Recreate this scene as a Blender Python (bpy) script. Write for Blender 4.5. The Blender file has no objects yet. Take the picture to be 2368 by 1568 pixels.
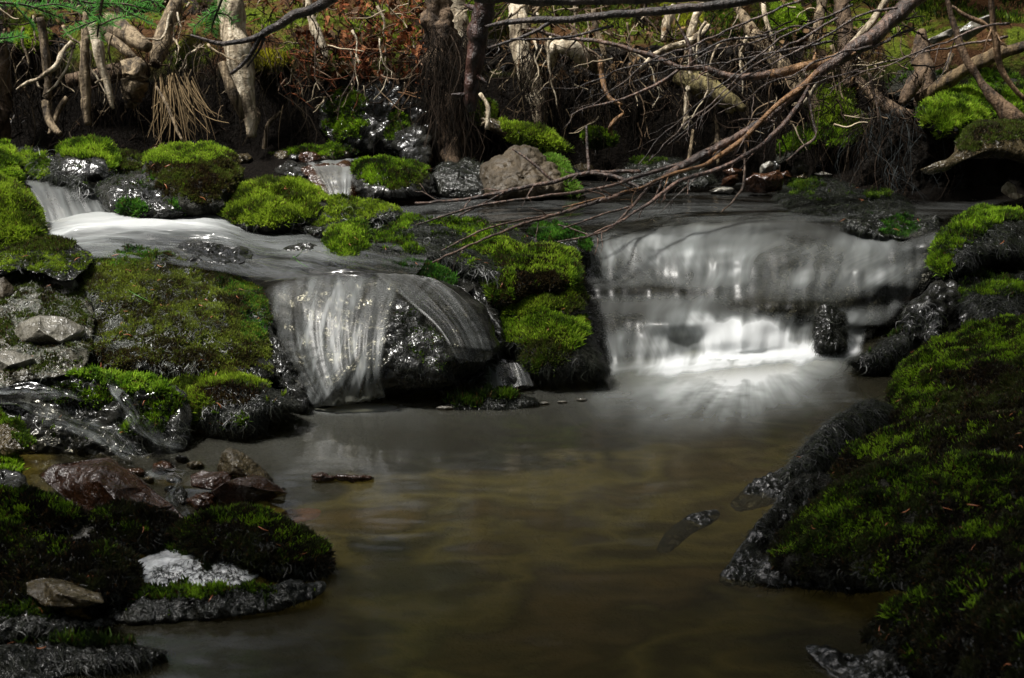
import bpy, math, random
import numpy as np
rng = np.random.default_rng(7)
random.seed(7)
sc = bpy.context.scene
COL = sc.collection
# ------------------------------------------------------------------ camera
F = 3253.0; CX = 1184.0; CY = 784.0; PITCH = math.radians(16.0); H = 1.1
cam_d = bpy.data.cameras.new("camera"); cam = bpy.data.objects.new("camera", cam_d); COL.objects.link(cam)
cam.location = (0, 0, H); cam.rotation_euler = (math.radians(90) - PITCH, 0, 0)
cam_d.sensor_width = 36; cam_d.lens = 36 * F / 2368; cam_d.clip_start = .05; cam_d.clip_end = 400
cam_d.dof.use_dof = True; cam_d.dof.focus_distance = 3.55; cam_d.dof.aperture_fstop = 9
sc.camera = cam
# ------------------------------------------------------------------ world, sun, exposure
SUN_EL = math.radians(66); SUN_AZ = math.radians(-98)      # azimuth clockwise from +Y
w = bpy.data.worlds.new("World"); sc.world = w; w.use_nodes = True
wn = w.node_tree; wn.nodes.clear()
sky = wn.nodes.new("ShaderNodeTexSky"); sky.sky_type = 'NISHITA'; sky.sun_disc = False
sky.sun_elevation = SUN_EL; sky.sun_rotation = SUN_AZ; sky.dust_density = 5; sky.ozone_density = 0.4; sky.air_density = .8
bg = wn.nodes.new("ShaderNodeBackground"); bg.inputs[1].default_value = .15
wo = wn.nodes.new("ShaderNodeOutputWorld")
hs = wn.nodes.new('ShaderNodeHueSaturation'); hs.inputs['Saturation'].default_value = .35
wn.links.new(sky.outputs[0], hs.inputs['Color']); wn.links.new(hs.outputs[0], bg.inputs[0]); wn.links.new(bg.outputs[0], wo.inputs[0])
sd = bpy.data.lights.new("sun", 'SUN'); sd.energy = 4.6; sd.angle = math.radians(6); sd.color = (1, .97, .91)
so = bpy.data.objects.new("sun", sd); COL.objects.link(so)
SUNV = np.array([math.sin(SUN_AZ) * math.cos(SUN_EL), math.cos(SUN_AZ) * math.cos(SUN_EL), math.sin(SUN_EL)])
from mathutils import Vector
so.rotation_euler = Vector(SUNV).to_track_quat('Z', 'Y').to_euler()
so.location = tuple(SUNV * 12)
vs = sc.view_settings; vs.view_transform = 'Standard'; vs.look = 'None'; vs.exposure = 0.66; vs.gamma = 1
sc.render.engine = 'CYCLES'; sc.cycles.transparent_max_bounces = 24; sc.cycles.max_bounces = 6
sc.cycles.use_denoising = True; sc.cycles.sample_clamp_indirect = 4; sc.cycles.caustics_reflective = False
# ------------------------------------------------------------------ helpers: pixels to points
cp, sp = math.cos(PITCH), math.sin(PITCH)
def W(px, py, Y):
    px = np.asarray(px, float); py = np.asarray(py, float); Y = np.asarray(Y, float)
    a = (px - CX) / F; b = -(py - CY) / F
    t = Y / (cp + b * sp)
    return np.stack([a * t, Y + 0 * a, H + t * (-sp + b * cp)], -1)
def Z(px, py, z):            # world Y where the sight line through the pixel meets height z
    b = -(py - CY) / F
    return (H - z) / (sp - b * cp) * (cp + b * sp)
def G(px, py, z=0.0): return (px, py, Z(px, py, z))
PERM = rng.permutation(256); GR = rng.normal(size=(256, 3)); GR /= np.linalg.norm(GR, axis=1)[:, None]
def perlin(p):
    p = np.asarray(p, float); i = np.floor(p).astype(int); f = p - i; u = f * f * f * (f * (f * 6 - 15) + 10)
    r = 0
    for dx in (0, 1):
        for dy in (0, 1):
            for dz in (0, 1):
                h = PERM[(PERM[(PERM[(i[..., 0] + dx) & 255] + i[..., 1] + dy) & 255] + i[..., 2] + dz) & 255]
                g = (GR[h] * (f - np.array([dx, dy, dz]))).sum(-1)
                wgt = (u[..., 0] if dx else 1 - u[..., 0]) * (u[..., 1] if dy else 1 - u[..., 1]) * (u[..., 2] if dz else 1 - u[..., 2])
                r = r + g * wgt
    return r * 1.5
def fbm(p, o=4, gain=.5):
    a = 1; r = 0; p = np.asarray(p, float)
    for k in range(o): r = r + a * perlin(p + 17.3 * k); p = p * 2.03; a *= gain
    return r
def norm(v): return v / (np.linalg.norm(v, axis=-1, keepdims=True) + 1e-12)
def catmull(P, n, closed=False):
    P = np.asarray(P, float); m = len(P)
    if closed: idx = lambda k: P[k % m]; segs = m
    else:
        Q = np.vstack([2 * P[0] - P[1], P, 2 * P[-1] - P[-2]]); idx = lambda k: Q[k + 1]; segs = m - 1
    L = [np.linalg.norm((idx(k + 1) - idx(k))[:2]) + 1e-6 for k in range(segs)]
    cum = np.concatenate([[0], np.cumsum(L)]); t = np.linspace(0, cum[-1], n, endpoint=not closed)
    out = []
    for x in t:
        k = min(int(np.searchsorted(cum, x, side='right')) - 1, segs - 1); s = (x - cum[k]) / L[k]
        a, b, c, d = idx(k - 1), idx(k), idx(k + 1), idx(k + 2)
        out.append(.5 * ((2 * b) + (c - a) * s + (2 * a - 5 * b + 4 * c - d) * s * s + (3 * b - a - 3 * c + d) * s ** 3))
    return np.array(out)
# ------------------------------------------------------------------ helpers: meshes
class MB:
    def __init__(s): s.v = []; s.q = []; s.t = []; s.c = []; s.n = 0
    def add(s, V, Q=None, T=None, c=(1, 1, 1)):
        V = np.asarray(V, float).reshape(-1, 3)
        c = np.asarray(c, float)
        if c.ndim == 1: c = np.tile(c, (len(V), 1))
        s.v.append(V); s.c.append(c)
        if Q is not None and len(Q): s.q.append(np.asarray(Q, int) + s.n)
        if T is not None and len(T): s.t.append(np.asarray(T, int) + s.n)
        s.n += len(V); return s
    def build(s, name, mat, parent=None, smooth=True, uv=None, foam=None, edge=None):
        V = np.vstack(s.v); C = np.vstack(s.c)
        org = np.array([V[:, 0].mean(), V[:, 1].mean(), V[:, 2].min()])
        if parent is not None: org = np.array(parent.location)
        me = bpy.data.meshes.new(name)
        q = np.vstack(s.q) if s.q else np.zeros((0, 4), int); t = np.vstack(s.t) if s.t else np.zeros((0, 3), int)
        me.vertices.add(len(V)); me.vertices.foreach_set('co', (V - org).ravel())
        nl = len(q) * 4 + len(t) * 3; me.loops.add(nl)
        me.loops.foreach_set('vertex_index', np.concatenate([q.ravel(), t.ravel()]))
        me.polygons.add(len(q) + len(t))
        st = np.concatenate([np.arange(len(q)) * 4, len(q) * 4 + np.arange(len(t)) * 3])
        me.polygons.foreach_set('loop_start', st)
        if smooth: me.polygons.foreach_set('use_smooth', np.ones(len(q) + len(t), bool))
        me.update(calc_edges=True); me.validate()
        a = me.color_attributes.new('Col', 'FLOAT_COLOR', 'POINT')
        a.data.foreach_set('color', np.hstack([C, np.ones((len(C), 1))]).ravel())
        if foam is not None:
            fa = me.attributes.new('foam', 'FLOAT', 'POINT'); fa.data.foreach_set('value', np.asarray(foam, float).ravel())
        if foam is not None:
            ea = me.attributes.new('edge', 'FLOAT', 'POINT'); ea.data.foreach_set('value', (np.ones(len(V)) if edge is None else np.asarray(edge, float).ravel()))
        if uv is not None:
            l = me.uv_layers.new(name='flow'); li = np.empty(nl, int); me.loops.foreach_get('vertex_index', li)
            l.data.foreach_set('uv', np.asarray(uv)[li].ravel())
        me.materials.append(mat)
        o = bpy.data.objects.new(name, me); COL.objects.link(o); o.location = org
        if parent is not None: o.parent = parent; o.location = (0, 0, 0)
        return o
def tag(o, label=None, cat=None, group=None, kind=None):
    if label: o['label'] = label
    if cat: o['category'] = cat
    if group: o['group'] = group
    if kind: o['kind'] = kind
    return o
def grid_q(nr, nc, wrap=False):
    r = np.arange(nr - 1)[:, None]; c = np.arange(nc if wrap else nc - 1)[None]
    c2 = (c + 1) % nc
    return np.stack([r * nc + c, r * nc + c2, (r + 1) * nc + c2, (r + 1) * nc + c], -1).reshape(-1, 4)
def tube(mb, P, R, seg=8, rough=.12, fr=14, c=(1, 1, 1), flat=1.0, cap=True):
    P = np.asarray(P, float); n = len(P); R = np.asarray(R, float) * np.ones(n)
    T = norm(np.gradient(P, axis=0)); up = np.array([.13, .21, .97]); 
    S = norm(np.cross(T, up)); U = np.cross(S, T)
    a = np.linspace(0, 2 * math.pi, seg, endpoint=False)
    ring = (np.cos(a)[None, :, None] * S[:, None] + np.sin(a)[None, :, None] * U[:, None] * flat)
    V = P[:, None] + ring * R[:, None, None]
    if rough:
        sl = np.concatenate([[0], np.cumsum(np.linalg.norm(np.diff(P, axis=0), axis=1))])[:, None] + 0 * a[None]
        k = 1 + rough * fbm(V * fr, 2) + rough * .8 * fbm(np.stack([np.cos(a)[None] * 2.2 + 0 * sl, np.sin(a)[None] * 2.2 + 0 * sl, sl * 5 + R.mean() * 900], -1), 3) * (seg > 9); V = P[:, None] + ring * (R[:, None] * k)[..., None]
    V = V.reshape(-1, 3); Q = grid_q(n, seg, True)
    Tt = []
    if cap:
        V = np.vstack([V, P[0], P[-1]]); j = np.arange(seg); k = (j + 1) % seg
        Tt = np.vstack([np.stack([k, j, 0 * j + n * seg], -1), np.stack([(n - 1) * seg + j, (n - 1) * seg + k, 0 * j + n * seg + 1], -1)])
    mb.add(V, Q, Tt, c)
# ------------------------------------------------------------------ materials
class NT:
    def __init__(s, name):
        s.m = bpy.data.materials.new(name); s.m.use_nodes = True; s.t = s.m.node_tree; s.t.nodes.clear()
        s.out = s.n('OutputMaterial')
    def n(s, k, **kw):
        o = s.t.nodes.new('ShaderNode' + k)
        for a, b in kw.items(): setattr(o, a, b)
        return o
    def l(s, a, b): s.t.links.new(a, b)
    def setin(s, sock, v):
        if isinstance(v, bpy.types.NodeSocket): s.l(v, sock)
        elif isinstance(v, tuple) and len(v) == 3 and sock.type == 'RGBA': sock.default_value = (*v, 1)
        else: sock.default_value = v
    def coord(s, scale=(1, 1, 1), kind='Object', uv=None):
        c = s.n('TexCoord'); mp = s.n('Mapping'); mp.inputs['Scale'].default_value = scale
        if uv: u = s.n('UVMap'); u.uv_map = uv; s.l(u.outputs[0], mp.inputs[0])
        elif kind == 'World': g = s.n('NewGeometry'); s.l(g.outputs['Position'], mp.inputs[0])
        else: s.l(c.outputs[kind], mp.inputs[0])
        return mp.outputs[0]
    def noise(s, vec, scale, detail=4, rough=.55, dist=0.0):
        o = s.n('TexNoise'); s.l(vec, o.inputs['Vector']); o.inputs['Scale'].default_value = scale
        o.inputs['Detail'].default_value = detail; o.inputs['Roughness'].default_value = rough; o.inputs['Distortion'].default_value = dist
        return o.outputs[0]
    def ramp(s, f, stops):
        o = s.n('ValToRGB'); s.l(f, o.inputs[0]); e = o.color_ramp.elements
        while len(e) < len(stops): e.new(.5)
        for k, (p, c) in enumerate(stops):
            e[k].position = p; e[k].color = (*c, 1) if isinstance(c, tuple) else (c, c, c, 1)
        return o.outputs[0]
    def math(s, op, a, b=0.0, clamp=False):
        o = s.n('Math', operation=op, use_clamp=clamp); s.setin(o.inputs[0], a); s.setin(o.inputs[1], b); return o.outputs[0]
    def mix(s, f, a, b, mode='MIX'):
        o = s.n('Mix', data_type='RGBA', blend_type=mode); s.setin(o.inputs[0], f); s.setin(o.inputs[6], a); s.setin(o.inputs[7], b); return o.outputs[2]
    def bump(s, h, st, dist=.01):
        o = s.n('Bump'); s.l(h, o.inputs['Height']); o.inputs['Strength'].default_value = st; o.inputs['Distance'].default_value = dist; return o.outputs[0]
    def pbr(s, col, rough=.6, nrm=None, spec=.5, coat=0.0, coat_r=.1):
        p = s.n('BsdfPrincipled'); s.setin(p.inputs['Base Color'], col); s.setin(p.inputs['Roughness'], rough)
        s.setin(p.inputs['Specular IOR Level'], spec); s.setin(p.inputs['Coat Weight'], coat); p.inputs['Coat Roughness'].default_value = coat_r
        if nrm is not None: s.l(nrm, p.inputs['Normal'])
        return p.outputs[0]
    def mixs(s, f, a, b):
        o = s.n('MixShader'); s.setin(o.inputs[0], f); s.l(a, o.inputs[1]); s.l(b, o.inputs[2]); return o.outputs[0]
    def done(s, sh): s.l(sh, s.out.inputs[0]); return s.m
    def attr(s, name='Col', k=0): o = s.n('Attribute'); o.attribute_name = name; return o.outputs[k]
def rockmat(name, c1, c2, c3, scale=9, rough=(.25, .6), bump=.7, fine=90, spec=.5, coat=0.0, fdet=5):
    m = NT(name); v = m.coord(kind='World')
    a = m.noise(v, scale, 6, .65, .4); b = m.noise(v, fine, fdet, .55); c = m.noise(v, scale * 3.1, 4)
    col = m.ramp(a, [(.3, c1), (.5, c2), (.72, c3)])
    col = m.mix(m.ramp(b, [(.35, .0), (.7, .55)]), col, tuple(x * .45 for x in c1))
    h = m.math('ADD', m.math('MULTIPLY', c, 2.2), b)
    r = m.n('MapRange'); m.l(c, r.inputs[0]); r.inputs[1].default_value = .35; r.inputs[2].default_value = .65; r.inputs[3].default_value = rough[0]; r.inputs[4].default_value = rough[1]
    return m.done(m.pbr(col, r.outputs[0], m.bump(h, bump, .012), spec, coat))
M = {}
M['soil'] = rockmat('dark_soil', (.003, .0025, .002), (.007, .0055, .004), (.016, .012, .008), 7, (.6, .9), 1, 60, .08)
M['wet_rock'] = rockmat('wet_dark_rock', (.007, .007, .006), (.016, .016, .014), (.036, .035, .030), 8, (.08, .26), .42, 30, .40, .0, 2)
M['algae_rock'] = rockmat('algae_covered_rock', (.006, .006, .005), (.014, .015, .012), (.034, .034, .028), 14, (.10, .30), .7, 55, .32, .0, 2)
M['moss_base'] = rockmat('moss_underlay', (.006, .006, .003), (.013, .013, .006), (.022, .02, .009), 18, (.5, .8), 1, 120, .3)
M['seep_rock'] = rockmat('pale_seep_rock', (.03, .028, .02), (.09, .083, .062), (.17, .16, .13), 12, (.1, .35), .8, 45, .45, .0, 3)
M['tan_rock'] = rockmat('tan_boulder_stone', (.022, .016, .008), (.046, .033, .017), (.08, .058, .033), 7, (.5, .8), .8, 45, .35)
M['grey_stone'] = rockmat('pale_grey_wet_stone', (.06, .055, .042), (.16, .148, .12), (.28, .27, .235), 8, (.12, .4), .6, 50, .5, .3)
M['orange_stone'] = rockmat('orange_stone', (.22, .09, .045), (.32, .13, .065), (.4, .18, .1))
M['red_rock'] = rockmat('wet_red_brown_stone', (.014, .006, .003), (.034, .014, .006), (.062, .028, .014), 7, (.07, .30), .7, 50, .5, .0)
M['brown_rock'] = rockmat('olive_brown_wet_stone', (.025, .018, .008), (.055, .042, .02), (.10, .075, .035), 12, (.12, .4), .8, 60, .5, .12)
M['sky_glint_rock'] = rockmat('slab_painted_glint', (.30, .31, .31), (.66, .68, .68), (.84, .86, .86), 6, (.06, .2), .5, 70, .8, .8)  # near-white base colour paints the sky's glint on wet rock
def barkmat(name, c1, c2, c3, rough=.75, long=6, spec=.3):
    m = NT(name); v = m.coord((60, 60, long), 'Object'); v2 = m.coord(kind='World')
    a = m.noise(v, 1.0, 5, .6, .6); b = m.noise(v2, 9, 4, .6)
    col = m.ramp(m.math('ADD', m.math('MULTIPLY', a, .6), m.math('MULTIPLY', b, .4)), [(.40, c1), (.49, c2), (.58, c3)])
    return m.done(m.pbr(m.mix(1.0, col, m.attr(), 'MULTIPLY'), rough, m.bump(m.math('ADD', a, m.noise(v2, 70, 4, .7)), 1.0, .008), spec))
M['pale_wood'] = barkmat('bleached_root_wood', (.07, .05, .03), (.34, .275, .185), (.60, .52, .39))
M['tan_wood'] = barkmat('tan_root_wood', (.026, .018, .010), (.12, .087, .050), (.29, .22, .135))
M['brown_wood'] = barkmat('brown_dead_wood', (.02, .013, .008), (.07, .045, .026), (.15, .10, .06))
M['dark_bark'] = barkmat('wet_dark_bark', (.006, .004, .003), (.022, .015, .012), (.07, .05, .04), .4, 14, .5)
M['orange_wood'] = barkmat('debarked_orange_wood', (.06, .03, .012), (.20, .105, .042), (.32, .18, .08), .45, 6, .4)
m = NT('moss_leaves'); c = m.attr()
d = m.pbr(c, .55, None, .35); tr = m.n('BsdfTranslucent'); m.l(c, tr.inputs[0])
M['moss'] = m.done(m.mixs(.38, d, tr.outputs[0]))
m = NT('wet_algae_strands'); M['strand'] = m.done(m.pbr(m.attr(), .34, None, .20))
m = NT('dry_fibres'); M['fibre'] = m.done(m.pbr(m.attr(), .8, None, .04))
m = NT('fir_needles'); c = m.attr(); tr = m.n('BsdfTranslucent'); m.l(c, tr.inputs[0]); M['needle'] = m.done(m.mixs(.35, m.pbr(c, .35, None, .5), tr.outputs[0]))
def water(name, uv, tint, murk, streak=(60, 2.2), rough=.1, bump=.25, whites=.72, lo=.34, hi=.66, murkf=.3):
    m = NT(name)
    if uv: v = m.coord((streak[0], streak[1], 1), uv='flow'); v2 = m.coord((streak[0] * 3.2, streak[1] * 1.4, 1), uv='flow'); v3 = m.coord((streak[0] * .28, streak[1] * .8, 1), uv='flow')
    else: v = m.coord((streak[0], streak[1], 1), 'World'); v2 = m.coord((streak[0] * 3, streak[1] * 2.5, 1), 'World'); v3 = m.coord((streak[0] * .35, streak[1] * .35, 1), 'World')
    a = m.noise(v, 1, 3, .55, .9); b = m.noise(v2, 1, 2, .5, .1); c = m.noise(v3, 1, 3, .5, .5)
    s = m.math('ADD', m.math('ADD', m.math('MULTIPLY', a, .45), m.math('MULTIPLY', b, .15)), m.math('MULTIPLY', c, .40))
    st = m.ramp(s, [(lo, 0.0), (hi, 1.0)])
    foam = m.attr('foam', 2)
    # foam 0..1 : streaky veil ; above 1 : solid white
    f1 = m.math('MULTIPLY', st, foam, True)
    f2 = m.math('SUBTRACT', foam, .75, True)
    f = m.math('MAXIMUM', f1, m.math('MULTIPLY', f2, m.math('ADD', m.math('MULTIPLY', st, .5), .75)), True)
    nb = m.bump(s, bump, .02)
    tr = m.n('BsdfTransparent'); m.setin(tr.inputs[0], tint)
    mk = m.n('BsdfDiffuse'); m.setin(mk.inputs[0], murk)
    body = m.mixs(murkf, tr.outputs[0], mk.outputs[0])
    gl = m.n('BsdfGlossy'); gl.inputs['Roughness'].default_value = rough; m.l(nb, gl.inputs['Normal']); gl.inputs[0].default_value = (1, 1, 1, 1)
    fr = m.n('Fresnel'); fr.inputs[0].default_value = 1.33; m.l(nb, fr.inputs['Normal'])
    clear = m.mixs(fr.outputs[0], body, gl.outputs[0])
    wc = m.mix(f2, (whites * .95, whites * 1.01, whites), (.86, .88, .88)); df = m.n('BsdfDiffuse'); m.setin(df.inputs[0], wc); tl = m.n('BsdfTranslucent'); m.setin(tl.inputs[0], wc)
    wh = m.mixs(.4, df.outputs[0], tl.outputs[0])
    t0 = m.n('BsdfTransparent')
    return m.done(m.mixs(m.attr('edge', 2), t0.outputs[0], m.mixs(f, clear, wh)))
M['veil'] = water('silky_falling_water', True, (.62, .60, .50), (.04, .04, .032), (17, 1.1), .34, .10, .43, .24, .72, .16)
M['glassy'] = water('thin_glassy_water', True, (.70, .68, .58), (.05, .05, .04), (15, 1.2), .40, .12, .50, .37, .69, .08)
M['stream'] = water('smooth_stream_water', True, (.50, .46, .36), (.03, .027, .022), (12, 1.8), .13, .45, .60, .36, .66, .12)
M['rill'] = water('rill_water', True, (.62, .60, .52), (.03, .03, .025), (34, 3), .12, .8, .42, .42, .70, .05)
M['upstream'] = water('upper_stream_water', True, (.42, .38, .28), (.022, .019, .014), (2.2, 9), .07, .16, .5, .42, .70, .15)
M['pool'] = water('pool_water', True, (.64, .59, .40), (.066, .060, .036), (1.7, 1.6), .10, .04, .85, .12, .88, .20)
M['froth'] = water('white_froth', True, (.9, .9, .9), (.3, .3, .3), (9, 1.5), .5, .05, .86, .1, .6, .3)
# ------------------------------------------------------------------ moss, strands, mounds
GREENS = {'bright': [(.18, .31, .016), (.35, .48, .045), (.045, .085, .010)], 'yellow': [(.20, .30, .02), (.33, .44, .04), (.05, .075, .01)],
          'mid': [(.11, .21, .010), (.27, .43, .022), (.014, .024, .005)], 'dark': [(.06, .12, .008), (.13, .22, .014), (.012, .022, .005)],
          'drab': [(.09, .14, .014), (.07, .075, .02), (.03, .025, .012)], 'blue': [(.06, .19, .02), (.13, .29, .03), (.02, .05, .01)]}
def shoots(mb, P, N, L, wd, pal, up=.6, jit=.5, seed=0):
    n = len(P)
    if not n: return
    d = norm(N * 1.0 + np.array([0, 0, up]) + rng.normal(size=(n, 3)) * jit)
    s = norm(np.cross(d, rng.normal(size=(n, 3)))); s2 = np.cross(d, s)
    cl = fbm(P * 75 + seed, 2); pat = fbm(P * 26 + seed, 2); L = (L * .92 * (.45 + 1.0 * rng.random(n)) * (1 + .45 * pat + .45 * cl)).clip(.003)[:, None]; wd = 1.15 * wd * (.6 + .8 * rng.random(n))[:, None]
    b = P - N * .002
    droop = s2 * L * .18
    V = np.stack([b, b + d * L * .5 + s * wd, b + d * L + droop, b + d * L * .5 - s * wd, b, b + d * L * .55 + s2 * wd, b + d * L * 1.02 + droop, b + d * L * .55 - s2 * wd], 1)
    q = (np.arange(n)[:, None] * 8)[:, :, None] + np.array([[0, 1, 2, 3], [4, 5, 6, 7]])[None]
    pal = np.array(GREENS[pal]) if isinstance(pal, str) else np.array(pal)
    t = np.clip(fbm(P * 14 + 5 + seed, 3) * 1.0 + .38 + cl * .45 + rng.normal(size=n) * .22, 0, 1)[:, None]
    col = np.where(t > .5, pal[0] + (pal[1] - pal[0]) * (t - .5) * 2, pal[2] + (pal[0] - pal[2]) * t * 2) * (.7 + .6 * rng.random(n))[:, None]
    dead = (rng.random(n) < .06)[:, None]; col = np.where(dead, np.array([.09, .05, .02]), col)
    C = np.repeat(col[:, None], 8, 1); C[:, [0, 4]] *= .15; C[:, [2, 6]] *= 1.3  # shoot bases darkened: self-shadow between shoots painted into the colour
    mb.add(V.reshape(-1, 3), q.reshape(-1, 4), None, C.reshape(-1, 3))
def strands(mb, P, N, L, wd, cols, spread=.25, seg=5, flow=None, lift=.004, sag=.3):
    n = len(P)
    if not n: return
    g = np.tile(np.array([0, 0, -1.0]) if flow is None else np.asarray(flow, float), (n, 1))
    d = norm(g - N * (g * N).sum(-1, keepdims=True) + N * .02 + rng.normal(size=(n, 3)) * spread * .6)
    d = norm(d - N * (d * N).sum(-1, keepdims=True) * .9)
    s = norm(np.cross(N, d)); L = (L * (.5 + rng.random(n)))[:, None]; wd = (wd * (.6 + .8 * rng.random(n)))[:, None]
    cur = rng.normal(size=(n, 1)) * .6; rows = []
    for k in range(seg):
        t = k / (seg - 1)
        c = P + d * L * t + s * cur * L * math.sin(t * 3) * .5 + N * lift * (4 * t * (1 - t) + .35) + np.array([0, 0, -1]) * L * t * t * sag * .5
        ww = wd * (1 - t * .75)
        rows.append(c - s * ww); rows.append(c + s * ww)
    V = np.stack(rows, 1); k = seg * 2
    q = (np.arange(n)[:, None] * k)[:, :, None] + np.array([[2 * j, 2 * j + 1, 2 * j + 3, 2 * j + 2] for j in range(seg - 1)])[None]
    cols = np.array(cols); c = cols[rng.integers(0, len(cols), n)] * (.6 + .8 * rng.random(n))[:, None]
    mb.add(V.reshape(-1, 3), q.reshape(-1, 4), None, np.repeat(c[:, None], k, 1).reshape(-1, 3))
def plane_fit(ctrl):
    c = np.array(ctrl, float); 
    if len(c) == 2:   # gradient along the joining direction only
        d = c[1, :2] - c[0, :2]; gr = (c[1, 2] - c[0, 2]) / (d @ d) * d
        return lambda px, py: c[0, 2] + (px - c[0, 0]) * gr[0] + (py - c[0, 1]) * gr[1]
    A = np.column_stack([np.ones(len(c)), c[:, :2]]); s = np.linalg.lstsq(A, c[:, 2], rcond=None)[0]
    return lambda px, py: s[0] + s[1] * px + s[2] * py
class Blob:
    """closed rock-like solid: outline in view, real distance and thickness, domed front and back"""
    def __init__(s, poly, ctrl, T, p=2.4, back=None, amp=.02, fr=6, jit=7.0, n=150, k=34, centre=None, ridge=None, oct=4):
        O = catmull(poly, n, True); a = np.array(poly, float)
        x, y = a[:, 0], a[:, 1]; x2, y2 = np.roll(x, -1), np.roll(y, -1); cr = x * y2 - x2 * y
        s.c = np.array(centre if centre else [((x + x2) * cr).sum() / (3 * cr.sum()), ((y + y2) * cr).sum() / (3 * cr.sum())], float)
        Yf = s.Yf = plane_fit(ctrl); s.T = T; s.p = p
        d = O - s.c; O = s.c + d * (1 + min(jit, .2 * np.linalg.norm(d, axis=1).min()) / (np.linalg.norm(d, axis=1) + 1) * fbm(np.column_stack([O / 30, 0 * O[:, 0] + T * 99]), 4, .6))[:, None]
        s.O = O; ang = np.arctan2(O[:, 1] - s.c[1], O[:, 0] - s.c[0]); s.rad = np.linalg.norm(O - s.c, axis=1); o = np.argsort(ang); s.ang = ang[o]; s.rs = s.rad[o]
        r = 1 - (1 - np.linspace(0, 1, k + 1)[1:]) ** 1.5
        def surf(r, b):
            P = s.c + (O - s.c)[None] * r[:, None, None]
            Y = Yf(P[..., 0], P[..., 1])
            if ridge is not None and b > 0: Y = Y - ridge(P[..., 0], P[..., 1]) * (1 - r[:, None] ** 4)
            return P, W(P[..., 0], P[..., 1], Y - b * np.sqrt(np.maximum(0, 1 - r ** p))[:, None])
        P, Vf = surf(r, T); cf = W(*s.c, Yf(*s.c) - T - (ridge(*s.c) if ridge is not None else 0))
        back = back if back is not None else max(T, .06)
        Pb, Vb = surf(r[:-1][::2], -back); cb = W(*s.c, Yf(*s.c) + back)
        Vn = Vf.copy(); gx = np.gradient(Vf, axis=0); gy = np.roll(Vf, -1, 1) - np.roll(Vf, 1, 1); N = norm(np.cross(gx, gy))
        v = norm(np.array([0, 0, H]) - Vf); N = N * np.sign((N * v).sum(-1, keepdims=True) + 1e-9)
        fade = np.clip((1 - r[:, None, None]) * 6, .15, 1)
        s.amp = amp
        Vf = Vf + N * (amp * (fbm(Vf * fr, oct) + .9 * (.45 - np.abs(perlin(Vf * fr * 1.9 + 3))) + .35 * fbm(Vf * fr * 5, 2)))[..., None] * fade
        s.mb = MB(); V = np.vstack([cf[None] if cf.ndim == 1 else cf, Vf.reshape(-1, 3), cb[None], Vb.reshape(-1, 3)])
        kb = len(Vb); s.nf = 1 + k * n
        s.Q = grid_q(k, n, True) + 1; j = np.arange(n); jn = (j + 1) % n
        s.Tr = np.stack([0 * j, 1 + j, 1 + jn], -1)
        Qb = grid_q(kb, n, True)[:, ::-1] + s.nf + 1; Tb = np.stack([0 * j + s.nf, s.nf + 1 + jn, s.nf + 1 + j], -1)
        lastf = 1 + (k - 1) * n + j; lastb = s.nf + 1 + (kb - 1) * n + j
        Qj = np.stack([lastf, np.roll(lastf, -1), np.roll(lastb, -1), lastb], -1)[:, ::-1]
        # orientation: front faces towards the camera
        s.V = V; q0 = V[s.Q]; nn = np.cross(q0[:, 2] - q0[:, 0], q0[:, 3] - q0[:, 1]); c0 = q0.mean(1)
        flip = ((nn * (np.array([0, 0, H]) - c0)).sum(-1)).mean() < 0
        if flip: s.Q = s.Q[:, ::-1]; s.Tr = s.Tr[:, ::-1]; Qb = Qb[:, ::-1]; Tb = Tb[:, ::-1]; Qj = Qj[:, ::-1]
        s.mb.add(V, np.vstack([s.Q, Qb, Qj]), np.vstack([s.Tr, Tb]))
        s.px2 = np.vstack([s.c[None], P.reshape(-1, 2)])
    def depth(s, px, py):
        d = np.stack([px - s.c[0], py - s.c[1]], -1); a = np.arctan2(d[..., 1], d[..., 0]); R = np.interp(a, s.ang, s.rs, period=2 * math.pi)
        r = np.clip(np.linalg.norm(d, axis=-1) / R, 0, 1)
        return s.Yf(px, py) - s.T * np.sqrt(np.maximum(0, 1 - r ** s.p))
    def sample(s, n):
        q = s.V[s.Q]; N = np.cross(q[:, 2] - q[:, 0], q[:, 3] - q[:, 1]); A = np.linalg.norm(N, axis=1); N = norm(N)
        k = rng.choice(len(q), n, p=A / A.sum()); u, v = rng.random((2, n, 1)); pq = s.px2[s.Q][k]
        bl = lambda X: (X[:, 0] * (1 - u) + X[:, 1] * u) * (1 - v) + (X[:, 3] * (1 - u) + X[:, 2] * u) * v
        return bl(q[k]), N[k], bl(pq), A.sum()
def ell(pp, regs, base=0.0):
    w = np.full(len(pp), base, float)
    for r in regs:
        cx, cy, rx, ry, d = r[:5]; a = math.radians(r[5]) if len(r) > 5 else 0
        x = pp[:, 0] - cx; y = pp[:, 1] - cy; x, y = x * math.cos(a) + y * math.sin(a), -x * math.sin(a) + y * math.cos(a)
        w = np.maximum(w, d * np.clip(1.9 - 1.3 * np.sqrt((x / rx) ** 2 + (y / ry) ** 2), 0, 1)) if d > 0 else w * (1 - np.clip(1.9 - 1.3 * np.sqrt((x / rx) ** 2 + (y / ry) ** 2), 0, 1) * -d)
    return w
DENS = 105000   # moss shoots per square metre
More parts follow.
